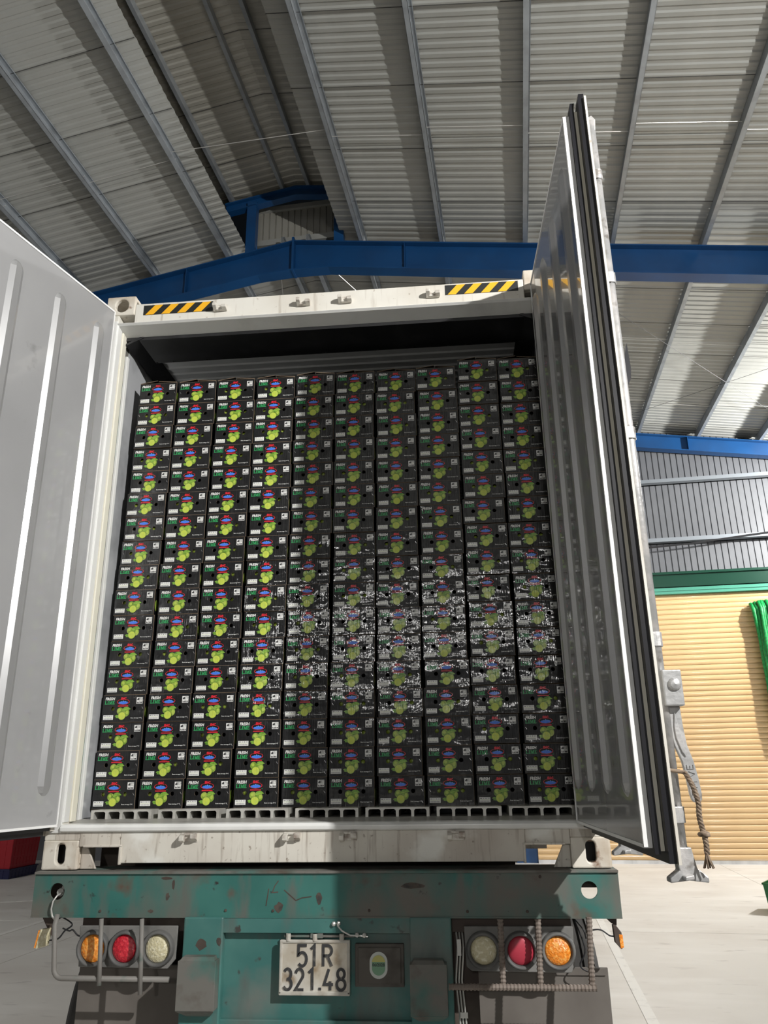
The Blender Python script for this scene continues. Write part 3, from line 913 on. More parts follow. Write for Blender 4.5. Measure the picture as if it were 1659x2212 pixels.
# ---- doors
def door(hinge, d, nout, label):
    """local: u from the hinge outwards, w from the inner skin to the outer skin, z up"""
    xf = Matrix(((d[0], nout[0], 0, hinge[0]), (d[1], nout[1], 0, hinge[1]), (0, 0, 1, 0), (0, 0, 0, 1)))
    mb = MB()
    W = 1.085
    zb, zt = 0.178, 2.785
    mb.box(0.0, W, 0.0, 0.020, zb, zt)
    mb.box(0.012, W - 0.012, 0.020, 0.074, zb + 0.012, zt - 0.012)
    dr = mb.build('rear_door', 'door', con, xf=xf)
    tag(dr, label)
    mb = MB()
    for b in ((0.0, 0.006, zb, zt), (W - 0.008, W + 0.003, zb, zt), (0.0, W, zt - 0.007, zt + 0.003), (0.0, W, zb - 0.003, zb + 0.007)):
        mb.box(b[0], b[1], -0.003, 0.021, b[2], b[3])
    mb.build('edge_trim', 'doorwhite', dr, xf=xf)
    mb = MB()          # seals
    for w0, w1, ex in ((0.022, 0.038, 0.018), (0.052, 0.072, 0.040)):
        mb.box(W - 0.03, W + ex, w0, w1, zb - ex, zt + ex)
        mb.box(0.02, W - 0.03, w0, w1, zt - 0.01, zt + ex)
        mb.box(0.02, W - 0.03, w0, w1, zb - ex, zb + 0.01)
        mb.prism([(W + ex, w0, zt + ex), (W + ex, w1, zt + ex), (W + ex - 0.05, w0, zt + ex), ], (0, 0.004, 0.03))
    mb.build('door_seal', 'rubber', dr, xf=xf)
    mb = MB()
    mb.box(W - 0.03, W + 0.012, 0.039, 0.051, zb - 0.010, zt + 0.012)
    mb.build('seal_retainer', 'cream', dr, xf=xf)
    mb = MB()
    mb.box(-0.024, W + 0.050, 0.074, 0.082, zb - 0.042, zt + 0.05)
    mb.box(-0.024, 0.012, 0.022, 0.074, zb - 0.02, zt + 0.02)
    mb.build('outer_skin', 'white', dr, xf=xf)
    # pressed ribs
    for c in (0.105, 0.385, 0.665, 0.945):
        mb = MB()
        z0, z1, hw, h = 0.305, 2.655, 0.040, 0.0148
        prof = [(-hw, 0), (-hw * 0.42, -h), (hw * 0.42, -h), (hw, 0)]
        ring = []
        N2 = 8
        vs = []
        stations = [(z0, 0.02), (z0 + 0.014, 0.6), (z0 + 0.04, 1.0), (z1 - 0.04, 1.0), (z1 - 0.014, 0.6), (z1, 0.02)]
        for z, k in stations:
            for x, y in prof:
                vs.append((c + x * (0.35 + 0.65 * k), y * k + 0.0005, z))
        fs = []
        for i in range(len(stations) - 1):
            for j in range(3):
                fs.append((i * 4 + j, i * 4 + j + 1, (i + 1) * 4 + j + 1, (i + 1) * 4 + j))
        mb.add(vs, fs)
        mb.build('door_rib', 'rib', dr, xf=xf, smooth=False)
    # locking rods
    for u in (0.34, 1.055):
        mb = MB()
        mb.tube([(u, 0.108, 0.12), (u, 0.108, 2.78)], 0.0165, 12)
        mb.build('locking_rod', 'galv', dr, smooth=True, xf=xf)
        for zc in (2.52, 2.06, 1.45, 0.76, 0.26):
            mb = MB()
            mb.box(u - 0.035, u + 0.035, 0.082, 0.088, zc - 0.032, zc + 0.032)
            mb.tube([(u, 0.108, zc - 0.022), (u, 0.108, zc + 0.022)], 0.0215, 12)
            mb.box(u - 0.0215, u + 0.0215, 0.086, 0.108, zc - 0.022, zc + 0.022)
            mb.build('rod_bracket', 'galv', dr, xf=xf, bevel=0.002)
        for zz, s in ((0.12, 1), (2.785, -1)):
            mb = MB()
            if s < 0:
                mb.prism([(u - 0.012, 0.095, zz - 0.05), (u - 0.012, 0.122, zz - 0.05), (u - 0.012, 0.126, zz), (u - 0.012, 0.112, zz + 0.022), (u - 0.012, 0.096, zz + 0.010)], (0.024, 0, 0))
                mb.build('rod_cam', 'galv', dr, xf=xf, bevel=0.003)
                continue
            # claw shaped cam seen along the rod
            mb.prism([(u - 0.02, 0.085, zz + s * 0.055), (u - 0.02, 0.130, zz + s * 0.055), (u - 0.02, 0.140, zz + s * 0.0), (u - 0.02, 0.168, zz - s * 0.022), (u - 0.02, 0.168, zz - s * 0.036), (u - 0.02, 0.115, zz - s * 0.030), (u - 0.02, 0.062, zz - s * 0.036), (u - 0.02, 0.062, zz - s * 0.024), (u - 0.02, 0.090, zz - s * 0.004)], (0.04, 0, 0))
            mb.prism([(u - 0.055, 0.095, zz - s * 0.028), (u + 0.05, 0.095, zz - s * 0.028), (u + 0.05, 0.120, zz - s * 0.024), (u - 0.055, 0.120, zz - s * 0.024)], (0, 0, s * 0.012))
            mb.build('rod_cam', 'galv', dr, xf=xf, bevel=0.003)
        # handle hub and handle
        if u > 1:
            mb = MB()
            mb.box(u - 0.035, u + 0.035, 0.105, 0.162, 0.560, 0.665)
            mb.lathe((u - 0.035, 0.138, 0.622), (-1, 0, 0), [(0, 0.020), (0.008, 0.017), (0.012, 0.0)], 14)
            mb.lathe((u + 0.035, 0.138, 0.622), (1, 0, 0), [(0, 0.020), (0.008, 0.017), (0.012, 0.0)], 14)
            mb.build('handle_hub', 'galv', dr, xf=xf, bevel=0.004)
            mb = MB()
            path = [(0.134, 0.56, 0.0195), (0.136, 0.50, 0.0195), (0.142, 0.45, 0.018), (0.156, 0.405, 0.0165), (0.163, 0.36, 0.0165), (0.167, 0.315, 0.0165), (0.168, 0.300, 0.014), (0.1685, 0.292, 0.008)]
            vs = []
            for w, z, hwid in path:
                for su in (-0.008, 0.008):
                    vs += [(u + su, w - hwid, z), (u + su, w + hwid, z)]
            fs = []
            for i in range(len(path) - 1):
                b, c = 4 * i, 4 * i + 4
                fs += [(b, b + 1, c + 1, c), (b + 2, c + 2, c + 3, b + 3), (b, c, c + 2, b + 2), (b + 1, b + 3, c + 3, c + 1)]
            fs += [(0, 2, 3, 1), (len(vs) - 4, len(vs) - 3, len(vs) - 1, len(vs) - 2)]
            mb.add(vs, fs)
            for su in (0.0085,):
                mb.prism([(u + su, 0.134, 0.545), (u + su, 0.142, 0.50), (u + su, 0.150, 0.455), (u + su, 0.152, 0.415), (u + su, 0.142, 0.430), (u + su, 0.130, 0.47), (u + su, 0.128, 0.50)], (0.004, 0, 0))
            hd = mb.build('door_handle', 'galv', dr, xf=xf, bevel=0.003)
            # raised capitals reading down the grip
            caps = [[[(0, 0), (0, 1), (0.75, 1), (0.75, 0.5), (0, 0.5)]], [[(0, 0), (0, 1), (0.5, 0.35), (1, 1), (1, 0)]], [[(0, 1), (0.5, 0), (1, 1)]], [[(0.8, 1), (0, 1), (0, 0), (0.8, 0)], [(0, 0.5), (0.65, 0.5)]]]
            mb = MB()
            for q, gl in enumerate(caps):
                za = (0.313, 0.334, 0.362, 0.383)[q]
                wc = (0.1665, 0.1650, 0.1625, 0.1595)[q]
                for ln in gl:
                    mb.tube([(u + 0.0095, wc + 0.009 - p[1] * 0.018, za + p[0] * 0.015) for p in ln], 0.0012, 4)
            mb.build('raised_letters', 'galv', hd, xf=xf)
    for zc in (0.33, 1.0, 1.75, 2.5):
        mb = MB()
        mb.box(-0.02, 0.10, 0.082, 0.094, zc - 0.05, zc + 0.05)
        mb.tube([(-0.02, 0.092, zc - 0.06), (-0.02, 0.092, zc + 0.06)], 0.014, 10)
        mb.build('door_hinge', 'white', dr, xf=xf, bevel=0.002)
    return dr


def unit(x, y):
    l = math.hypot(x, y)
    return x / l, y / l


th = math.radians(15)
door((-1.156, -0.022), (-math.sin(th), -math.cos(th)), (-math.cos(th), math.sin(th)), 'pale grey ribbed door, lit by the lamp')
dr_d = unit(0.030, -1.08)
door((1.088, -0.028), dr_d, (-dr_d[1], dr_d[0]), 'glossy door whose dark inner face mirrors the cartons')
# hook plate on the far rod and rope tied to the near one
rx, ry = 1.088 + dr_d[0] * 1.055 + 0.108, -0.028 + dr_d[1] * 1.055 + 0.108 * dr_d[0]
mb = MB()
mb.prism([(rx + 0.018, ry, 1.75), (rx + 0.030, ry, 1.80), (rx + 0.034, ry, 1.70), (rx + 0.030, ry, 1.66), (rx + 0.016, ry, 1.63), (rx + 0.006, ry, 1.66)], (0, 0.03, 0))
o = mb.build('latch_plate', 'rubber', con)
pts = []
for i in range(60):
    t = i / 59
    z = 0.375 - 0.215 * t
    x = rx + 0.028 + 0.026 * min(1, t * 2.5) + 0.004 * math.sin(t * 9)
    pts.append(Vector((x, ry - 0.030 - 0.012 * min(1, t * 2.2) - 0.003 * math.sin(t * 7), z)))
mb = MB()
for ph0 in (0, 2.1, 4.2):
    mb.tube([p + Vector((0.0042 * math.cos(i * 0.75 + ph0), 0.0042 * math.sin(i * 0.75 + ph0), 0)) for i, p in enumerate(pts)], 0.0042, 6)
mb.tube([(rx - 0.018 + 0.006 * k, ry - 0.026, 0.382 - 0.001 * k) for k in range(9)], 0.006, 6)
mb.tube([(rx - 0.021 * math.cos(2 * PI * k / 14), ry - 0.021 * math.sin(2 * PI * k / 14), 0.38) for k in range(15)], 0.0032, 6)
mb.tube([pts[45] + Vector((0.012 * math.cos(k), 0.010 * math.sin(k), 0.004 * math.sin(2 * k))) for k in range(7)], 0.006, 6)
for q in range(6):
    b = pts[-1]
    mb.tube([b + Vector((0, 0, 0.01)), b + Vector((0.006 * math.cos(q), 0.006 * math.sin(q), -0.014)), b + Vector((0.014 * math.cos(q * 1.1), 0.010 * math.sin(q * 1.1), -0.036))], 0.0026, 5)
rope = mb.build('tie_rope', 'rope', smooth=True)
rope.location = (0, 0, GZ)
tag(rope, 'frayed brown rope knotted on the locking rod below the handle', 'rope')

# ================================================================== THE TRAILER
tr = empty('semi_trailer', (0, 0, 0))
tag(tr, 'worn green skeletal semi trailer carrying the white container', 'trailer')
TF = Matrix.Translation((0, 0, GZ))
mb = MB()
hl, hr = circle(-1.118, -0.080, 0.033), circle(1.113, -0.077, 0.033)
mb.holed_plate(-1.222, -1.0, -0.176, -0.012, hl, -0.030, -0.020)
mb.box(-1.0, 1.0, -0.030, -0.020, -0.176, -0.012)
mb.holed_plate(1.0, 1.232, -0.176, -0.012, hr, -0.030, -0.020)
mb.box(-1.222, 1.232, -0.032, 0.06, -0.180, -0.174)
mb.build('bumper_beam', 'green', tr, xf=TF)
mb = MB()
mb.box(-1.222, 1.232, -0.040, 0.17, -0.012, -0.003)
mb.build('beam_top_plate', 'dirty', tr, xf=TF)
for x, z in ((-0.92, -0.155), (-0.38, -0.152), (-0.18, -0.153), (0.22, -0.152), (0.62, -0.155), (0.86, -0.155), (0.92, -0.028)):
    mb = MB()
    mb.lathe((x, -0.0305, z), (0, -1, 0), [(0, 0.006), (0.003, 0.005), (0.004, 0)], 8)
    mb.build('bolt', 'brown', tr, xf=TF)
def blob(cx, cz, rx_, rz_, y, m='chip', seed=0):
    rg = random.Random(seed)
    mb = MB()
    mb.prism([(cx + rx_ * rg.uniform(0.7, 1.15) * math.cos(2 * PI * k / 11), y, cz + rz_ * rg.uniform(0.7, 1.15) * math.sin(2 * PI * k / 11)) for k in range(11)], (0, 0.0006, 0))
    mb.build('paint_chip', m, tr, xf=TF)


for i, (cx, cz, rx_, rz_, y) in enumerate(((0.012, -0.105, 0.013, 0.024, -0.0304), (-0.155, -0.140, 0.020, 0.020, -0.0304), (-0.632, -0.100, 0.009, 0.016, -0.0304), (-0.70, -0.155, 0.013, 0.007, -0.0304), (-0.64, -0.030, 0.030, 0.006, -0.0304), (-0.61, -0.055, 0.006, 0.020, -0.0304), (0.40, -0.06, 0.05, 0.012, -0.0304), (-0.475, -0.275, 0.026, 0.022, -0.0385), (-0.40, -0.265, 0.012, 0.018, -0.0385))):
    blob(cx, cz, rx_, rz_, y, 'chip' if i not in (4, 5, 7) else 'brown', i)
for pts in ([(-0.16, -0.040), (-0.175, -0.060), (-0.185, -0.085), (-0.160, -0.083)], [(-0.135, -0.075), (-0.11, -0.095), (-0.085, -0.115), (-0.06, -0.105), (-0.02, -0.100)], [(-0.20, -0.070), (-0.21, -0.135)]):
    mb = MB()
    strokes(mb, [pts], 0, 1, 0, 1, 0.004, -0.0308, -0.0300)
    mb.build('scratch', 'brown', tr, xf=TF)
# twist-lock head behind each hole with its lashing
mb = MB()
mb.prism([(-1.125, 0.01, -0.085), (-1.105, 0.01, -0.085), (-1.112, 0.01, -0.055)], (0, 0.02, 0))
mb.lathe((-1.118, 0.0, -0.088), (0, 1, 0), [(0, 0.0), (0.0, 0.016), (0.03, 0.016), (0.03, 0)], 10)
mb.build('twist_lock', 'wire', tr, xf=TF)
mb = MB()
mb.tube([(-1.108, 0.0, -0.088), (-1.114, -0.034, -0.096), (-1.124, -0.044, -0.115), (-1.128, -0.045, -0.145), (-1.120, -0.045, -0.172), (-1.105, -0.04, -0.19)], 0.0038, 6)
mb.build('lashing_wire', 'wire', tr, xf=TF, smooth=True)
# chassis
for sx in (-1, 1):
    mb = MB()
    mb.box(sx * 0.40, sx * 0.54, 0.20, 11.5, -0.030, -0.012)
    mb.box(sx * 0.465, sx * 0.475, 0.20, 11.5, -0.45, -0.03)
    mb.box(sx * 0.40, sx * 0.54, 0.20, 11.5, -0.47, -0.45)
    mb.build('chassis_rail', 'dirty', tr, xf=TF)
mb = MB()
mb.box(-0.40, 0.40, 0.004, 0.012, -0.72, -0.176)
mb.box(-0.40, 0.40, -0.030, 0.004, -0.236, -0.176)
mb.box(-0.40, 0.40, -0.022, 0.004, -0.72, -0.545)
mb.build('centre_panel', 'green2', tr, xf=TF, bevel=0.003)
for sx in (-1, 1):
    mb = MB()
    mb.box(sx * 0.552, sx * 0.385, -0.038, 0.16, -0.74, -0.176)
    mb.build('frame_post', 'green2', tr, xf=TF, bevel=0.006)
    mb = MB()
    x0, x1 = (-0.548, -0.392) if sx < 0 else (0.385, 0.530)
    zc = -0.325 if sx < 0 else -0.332
    mb.box(x0, x1, -0.095, -0.038, zc - 0.175, zc)
    mb.prism([(x0 + 0.006, -0.095, zc), (x1 - 0.006, -0.095, zc), (x1 - 0.014, -0.080, zc + 0.012), (x0 + 0.014, -0.080, zc + 0.012)], (0, 0.042, 0))
    mb.prism([(x0, -0.095, zc - 0.175), (x1, -0.095, zc - 0.175), (x1 - 0.03, -0.04, zc - 0.205), (x0 + 0.03, -0.04, zc - 0.205)], (0, 0.002, -0.002))
    mb.build('post_box', 'dirty', tr, xf=TF, bevel=0.006)
mb = MB()
mb.box(-1.19, 1.085, 0.18, 0.20, -0.19, -0.035)
mb.box(-1.05, 0.84, 0.22, 0.24, -0.80, 0.085)
mb.box(-1.215, -1.05, 0.05, 0.06, -0.17, -0.02)  # this plate and the next added to darken the beam holes
mb.box(1.075, 1.155, 0.05, 0.06, -0.078, -0.02)
mb.build('cross_member', 'brown', tr, xf=TF)
# number plate
mb = MB()
px0, px1, pz0, pz1 = -0.142, 0.138, -0.452, -0.262
mb.box(px0, px1, -0.034, -0.026, pz0, pz1)
plate = mb.build('number_plate', 'plate', tr, xf=TF, bevel=0.004)
mb = MB()
fw = 0.008
for b in ((px0 - 0.004, px1 + 0.004, pz1 - fw, pz1 + 0.004), (px0 - 0.004, px1 + 0.004, pz0 - 0.004, pz0 + fw + 0.004), (px0 - 0.004, px0 + fw, pz0, pz1), (px1 - fw, px1 + 0.004, pz0, pz1)):
    mb.box(b[0], b[1], -0.040, -0.024, b[2], b[3])
mb.build('plate_frame', 'plateframe', plate, xf=TF, bevel=0.004)
for x in (-0.112, -0.002, 0.108):
    mb = MB()
    mb.tube([(x, -0.034, -0.262), (x, -0.034, -0.236)], 0.010, 10)
    mb.build('plate_tab', 'plateframe', plate, xf=TF)
mb = MB()
mb.box(-0.13, 0.16, -0.031, -0.012, -0.250, -0.243)
mb.box(-0.02, 0.03, -0.038, -0.012, -0.252, -0.236)
mb.build('plate_hanger', 'dirty', plate, xf=TF)
GL = {
    '5': [[(0.95, 1), (0.08, 1), (0.06, 0.53)] + arc(0.48, 0.33, 0.47, 0.33, 142, -140, 14)],
    '1': [[(0.15, 0.82), (0.62, 1.0), (0.62, 0)]],
    'R': [[(0.05, 0), (0.05, 1.0), (0.5, 1.0)] + arc(0.52, 0.75, 0.42, 0.25, 80, -80, 9) + [(0.5, 0.5), (0.08, 0.5)], [(0.48, 0.5), (0.95, 0)]],
    '3': [arc(0.46, 0.75, 0.42, 0.25, 150, -78, 11) + [(0.38, 0.515)], arc(0.46, 0.27, 0.48, 0.27, 84, -155, 13)],
    '2': [arc(0.48, 0.72, 0.44, 0.28, 165, -22, 10) + [(0.04, 0.0), (0.98, 0.0)]],
    '4': [[(0.55, 1.0), (0.05, 0.27), (1.0, 0.27)], [(0.68, 0.42), (0.68, 0.0)]],
    '8': [arc(0.5, 0.765, 0.38, 0.235, -78, 258, 18), arc(0.5, 0.26, 0.46, 0.26, 90, 446, 20)],
    '.': [[(0.2, 0.0), (0.2, 0.11)]],
}


def plate_text(items):
    for ch, x0, x1, z0, z1 in items:
        mb = MB()
        strokes(mb, GL[ch], x0, x1, z0, z1, 0.0105 if ch != '.' else 0.011, -0.0375, -0.033)
        mb.build('plate_character', 'ink', plate, xf=TF)


T1, T2, T3, T4 = -0.352, -0.2785, -0.436, -0.3625
plate_text([('5', -0.071, -0.033, T1, T2), ('1', -0.022, 0.008, T1, T2), ('R', 0.031, 0.070, T1, T2),
            ('3', -0.127, -0.093, T3, T4), ('2', -0.080, -0.045, T3, T4), ('1', -0.030, 0.001, T3, T4),
            ('.', 0.018, 0.030, T3, T4), ('4', 0.036, 0.074, T3, T4), ('8', 0.087, 0.124, T3, T4)])
# inspection board with oval sticker
mb = MB()
mb.box(0.160, 0.358, -0.018, 0.004, -0.428, -0.275)
mb.box(0.172, 0.346, -0.024, -0.018, -0.415, -0.288)
ib = mb.build('inspection_board', 'board', tr, xf=TF, bevel=0.004)
sx_, sz_ = 0.256, -0.350


def oval(hw, hh, y, m, nm):
    mb = MB()
    mb.prism([(p[0], y, p[1]) for p in slot(sx_, sz_, hw, hh, 28)], (0, 0.0012, 0))
    return mb.build(nm, m, ib, xf=TF)


oval(0.036, 0.048, -0.0255, 'stk_white', 'oval_sticker')
oval(0.027, 0.036, -0.0265, 'stk_green', 'sticker_ground')
mb = MB()
mb.prism([(p[0], -0.0275, p[1]) for p in slot(sx_, sz_, 0.027, 0.036, 28) if p[1] > sz_ - 0.004], (0, 0.0008, 0))
mb.build('sticker_ground', 'stk_yel', ib, xf=TF)
tv, tf = font_mesh('06/2028', 0.02, 2)
mb = MB()
mb.add([(sx_ - 0.025 + v[0] * 0.050, -0.0282, sz_ - 0.004 + v[1] * 0.012) for v in tv], tf)
mb.build('sticker_date', 'ink', ib, xf=TF, recalc=False)
# lamp groups
lens_of = {0: ('amber', 'red', 'clear'), 1: ('clear', 'redmatte', 'amber')}
for side, (x0, x1, z0, z1), cs in ((0, (-1.012, -0.585, -0.372, -0.214), (-0.942, -0.806, -0.664)), (1, (0.603, 1.038, -0.376, -0.212), (0.678, 0.826, 0.972))):
    mb = MB()
    if side == 0:
        poly = [(x0, z1), (x1, z1), (x1 - 0.004, z0 + 0.035), (x1 - 0.035, z0), (x0 + 0.01, z0 + 0.005)]
    else:
        poly = [(x0, z1), (x1, z1), (x1 - 0.004, z0 + 0.02), (x1 - 0.02, z0), (x0 + 0.025, z0 + 0.004), (x0 + 0.004, z0 + 0.02)]
    mb.prism([(p[0], -0.008, p[1]) for p in poly], (0, 0.014, 0))
    lp = mb.build('lamp_plate', 'grey', tr, xf=TF, bevel=0.003)
    for k, cx in enumerate(cs):
        cz = -0.297
        tl = MB()
        tl.lathe((cx, -0.008, cz), (0, -1, 0), [(0, 0.070), (0.010, 0.069), (0.022, 0.066), (0.026, 0.062), (0.024, 0.056), (0.014, 0.053), (0.010, 0.052)], 32)
        lo = tl.build('tail_lamp', 'rim', tr, xf=TF, smooth=True)
        ln = MB()
        pr = [(0.006, 0.0525)] + [(0.006 + 0.016 * math.cos(q * PI / 16), 0.0525 * math.sin(q * PI / 16)) for q in range(8, -1, -1)]
        ln.lathe((cx, -0.008, cz), (0, -1, 0), pr, 32)
        ln.build('lens', lens_of[side][k], lo, xf=TF, smooth=True)
    mb = MB()
    mb.box(x0 + 0.005 if side == 0 else 0.556, -0.556 if side == 0 else x1 - 0.005, 0.008, 0.014, -0.235, -0.176)
    mb.build('lamp_hanger', 'brown', tr, xf=TF)
    # mud flap
    mb = MB()
    f0, f1 = (-1.052, -0.575) if side == 0 else (0.655, 1.180)
    mb.box(f0, f1, 0.120, 0.132, -1.12, -0.385)
    mb.box(f0 + 0.01, f1 - 0.01, 0.112, 0.120, -0.41, -0.385)
    mb.build('mud_flap', 'flap', tr, xf=TF)
    # wheels
    for xw in ((-0.80, -1.08) if side == 0 else (0.80, 1.08)):
        mb = MB()
        prof = [(-0.12, 0.30), (-0.125, 0.42), (-0.115, 0.49), (-0.095, 0.515)]
        for q in range(4):
            b = -0.085 + q * 0.045
            prof += [(b, 0.52), (b + 0.032, 0.52), (b + 0.033, 0.505), (b + 0.043, 0.505)]
        prof += [(0.095, 0.515), (0.115, 0.49), (0.125, 0.42), (0.12, 0.30)]
        mb.lathe((xw, 0.82, -GZ + 0.52), (1, 0, 0), prof, 48)
        mb.lathe((xw, 0.82, -GZ + 0.52), (1, 0, 0), [(0.02, 0.30), (0.02, 0.0)], 48)
        mb.build('wheel', 'tyre', tr, xf=TF)
# guards
mb = MB()
mb.tube([(-1.090, -0.06, -0.165), (-1.087, -0.08, -0.20), (-1.070, -0.08, -0.355)] + [(-1.070 + 0.035 * (1 - math.cos(q * PI / 12)), -0.08, -0.355 - 0.037 * math.sin(q * PI / 12)) for q in range(1, 7)] + [(-0.585, -0.08, -0.394)], 0.0105, 10)
mb.build('lamp_guard', 'pipe', tr, xf=TF, smooth=True)
for x0, x1, zb in ((-0.891, -0.868, -0.415), (-0.718, -0.695, -0.445)):
    mb = MB()
    mb.tube([(x0, -0.075, -0.176), (x1, -0.092, zb)], 0.009, 10)
    mb.build('lamp_guard', 'pipe', tr, xf=TF, smooth=True)


def rebar(p, q):
    p, q = Vector(p), Vector(q)
    n = int((q - p).length / 0.0035)
    mb = MB()
    mb.tube([p + (q - p) * (i / n) for i in range(n + 1)], [0.0105 + (0.0022 if i % 4 < 2 else 0) for i in range(n + 1)], 8)
    mb.build('lamp_guard', 'rebar', tr, xf=TF)


rebar((0.535, -0.09, -0.408), (1.098, -0.09, -0.408))
rebar((0.748, -0.07, -0.176), (0.745, -0.085, -0.408))
rebar((0.896, -0.07, -0.176), (0.888, -0.085, -0.408))
rebar((1.097, -0.06, -0.17), (1.083, -0.085, -0.408))
# side marker lamps
for sx, x, z in ((-1, -1.178, -0.272), (1, 1.205, -0.245)):
    mb = MB()
    if sx < 0:
        mb.prism([(-1.190, 0.0, -0.176), (-1.085, 0.0, -0.176), (-1.125, 0.0, -0.20), (-1.135, 0.0, -0.255), (-1.165, 0.0, -0.215)], (0, 0.004, 0))
    else:
        mb.prism([(1.165, 0.0, -0.176), (1.215, 0.0, -0.176), (1.212, 0.0, -0.21), (1.190, 0.0, -0.20)], (0, 0.004, 0))
    br = mb.build('marker_bracket', 'brown', tr, xf=TF)
    mb = MB()
    if sx < 0:
        mb.prism([(-1.196, -0.012, -0.302), (-1.150, -0.012, -0.292), (-1.140, -0.012, -0.222), (-1.183, -0.012, -0.228)], (0, 0.026, 0))
    else:
        mb.prism([(1.198, -0.014, -0.268), (1.220, -0.014, -0.292), (1.228, -0.014, -0.285), (1.226, -0.014, -0.232), (1.206, -0.014, -0.205), (1.194, -0.014, -0.205)], (0, 0.026, 0))
    ml = mb.build('marker_lamp', 'clear' if sx < 0 else 'brown', tr, xf=TF, bevel=0.003)
    mb = MB()
    if sx < 0:
        mb.prism([(-1.204, -0.010, -0.298), (-1.196, -0.010, -0.300), (-1.184, -0.010, -0.230), (-1.192, -0.010, -0.232)], (0, 0.022, 0))
    else:
        mb.prism([(1.216, -0.016, -0.290), (1.230, -0.016, -0.284), (1.229, -0.016, -0.240), (1.214, -0.016, -0.238)], (0, 0.028, 0))
    mb.build('lens', 'amber', ml, xf=TF, bevel=0.002)
for pts in (((-1.09, -0.02, -0.178), (-1.05, 0.0, -0.21), (-1.08, 0.0, -0.235), (-1.10, -0.01, -0.262), (-1.14, -0.005, -0.27)), ((-1.09, 0.0, -0.225), (-1.06, 0.0, -0.235), (-1.045, 0.0, -0.231), (-1.02, 0.0, -0.252), (-0.99, 0.0, -0.258)),
            ((1.04, 0.03, -0.18), (1.08, 0.02, -0.225), (1.09, 0.02, -0.26)), ((1.09, 0.01, -0.236), (1.12, 0.0, -0.225), (1.15, 0.0, -0.226), (1.18, 0.0, -0.245), (1.20, 0.0, -0.248)), ((1.05, 0.05, -0.19), (1.085, 0.04, -0.30), (1.06, 0.04, -0.36), (1.10, 0.04, -0.385))):
    mb = MB()
    P = [Vector(p) for p in pts]
    out = []
    for i in range(len(P) - 1):
        p0, p1, p2, p3 = P[max(i - 1, 0)], P[i], P[i + 1], P[min(i + 2, len(P) - 1)]
        for q in range(6):
            t = q / 6
            out.append(0.5 * (2 * p1 + (p2 - p0) * t + (2 * p0 - 5 * p1 + 4 * p2 - p3) * t * t + (3 * p1 - p0 - 3 * p2 + p3) * t ** 3))
    out.append(P[-1])
    mb.tube(out, 0.0032, 6)
    mb.build('wire', 'cable', tr, xf=TF, smooth=True)
mb = MB()
for k in range(3):
    x = 0.566 + 0.012 * k
    mb.tube([(x, 0.06 + 0.02 * k, -0.18), (x + 0.008, 0.06, -0.30), (x - 0.004, 0.07, -0.42), (x + 0.01, 0.06, -0.60)], 0.004, 6)
mb.box(0.575, 0.605, 0.05, 0.056, -0.55, -0.53)
mb.box(0.572, 0.588, 0.05, 0.056, -0.33, -0.27)
mb.build('hose_bundle', 'wire', tr, xf=TF)
mb = MB()
mb.tube([(0.09, -0.036, -0.205), (0.11, -0.05, -0.222), (0.145, -0.045, -0.240), (0.185, -0.036, -0.243), (0.215, -0.036, -0.246)], 0.0035, 6)
for cx, cz in ((0.075, -0.200), (0.095, -0.198), (0.17, -0.240), (0.20, -0.241)):
    mb.lathe((cx, -0.034, cz), (0, -1, 0), [(0, 0.010), (0.008, 0.008), (0.012, 0.0)], 7)
mb.build('plate_lamp_remains', 'wire', tr, xf=TF)

# ================================================================== THE CARTONS
BW, BH, BD = 0.211, 0.1305, 0.33


def U(u):
    return (u - 0.5) * BW


def V(v):
    return (1 - v) * BH


def carton_mesh(stap, side=True):
    mb = MB()
    t = 0.004
    hA, hB = circle(U(0.245), V(0.50), 0.0098, 16), circle(U(0.755), V(0.50), 0.0098, 16)
    mb.holed_plate(-BW / 2, 0, 0, BH, hA, 0, t, 0, 1)
    mb.holed_plate(0, BW / 2, 0, BH, hB, 0, t, 0, 1)
    mb.box(-BW / 2, -BW / 2 + t, t, BD, 0, BH)
    mb.box(BW / 2 - t, BW / 2, t, BD, 0, BH)
    mb.box(-BW / 2 + t, BW / 2 - t, t, BD, 0, t)
    mb.box(-BW / 2 + t, BW / 2 - t, t, BD, BH - t, BH)
    mb.box(-BW / 2 + t, BW / 2 - t, BD - t, BD, t, BH - t)
    mb.box(-BW / 2 + t, BW / 2 - t, 0.09, 0.093, t, BH - t, 2)
    # bare board along the folded edges
    mb.box(-BW / 2, BW / 2, -0.0004, 0.003, BH - 0.0009, BH + 0.0003, 1)
    mb.box(-BW / 2, BW / 2, -0.0004, 0.003, -0.0002, 0.0006, 1)
    mb.box(BW / 2 - 0.0009, BW / 2 + 0.0004, -0.0004, 0.003, 0, BH, 1)
    for u, v in stap:
        x, z = U(u), V(v)
        mb.prism([(x - 0.004, -0.0012, z + 0.005), (x - 0.0026, -0.0012, z + 0.0055), (x + 0.004, -0.0012, z - 0.005), (x + 0.0026, -0.0012, z - 0.0055)], (0, 0.0012, 0), 3)
    # fruit printed on the flank
    for k in range(2 if side else 0):
        mb.prism([(BW / 2, 0.03 + 0.05 * k + p[0], p[1] + 0.05) for p in circle(0, 0, 0.02, 12, 0.03)], (0.0004, 0, 0), 4)
    return mb.mesh('lime_carton', ['box', 'kraft', 'inside', 'staple', 'p_lime'])


bodies = [carton_mesh([]), carton_mesh([], False), carton_mesh([(0.95, 0.18), (0.955, 0.48), (0.95, 0.86)]), carton_mesh([(0.05, 0.2), (0.05, 0.5)], False), carton_mesh([(0.955, 0.5)], False)]


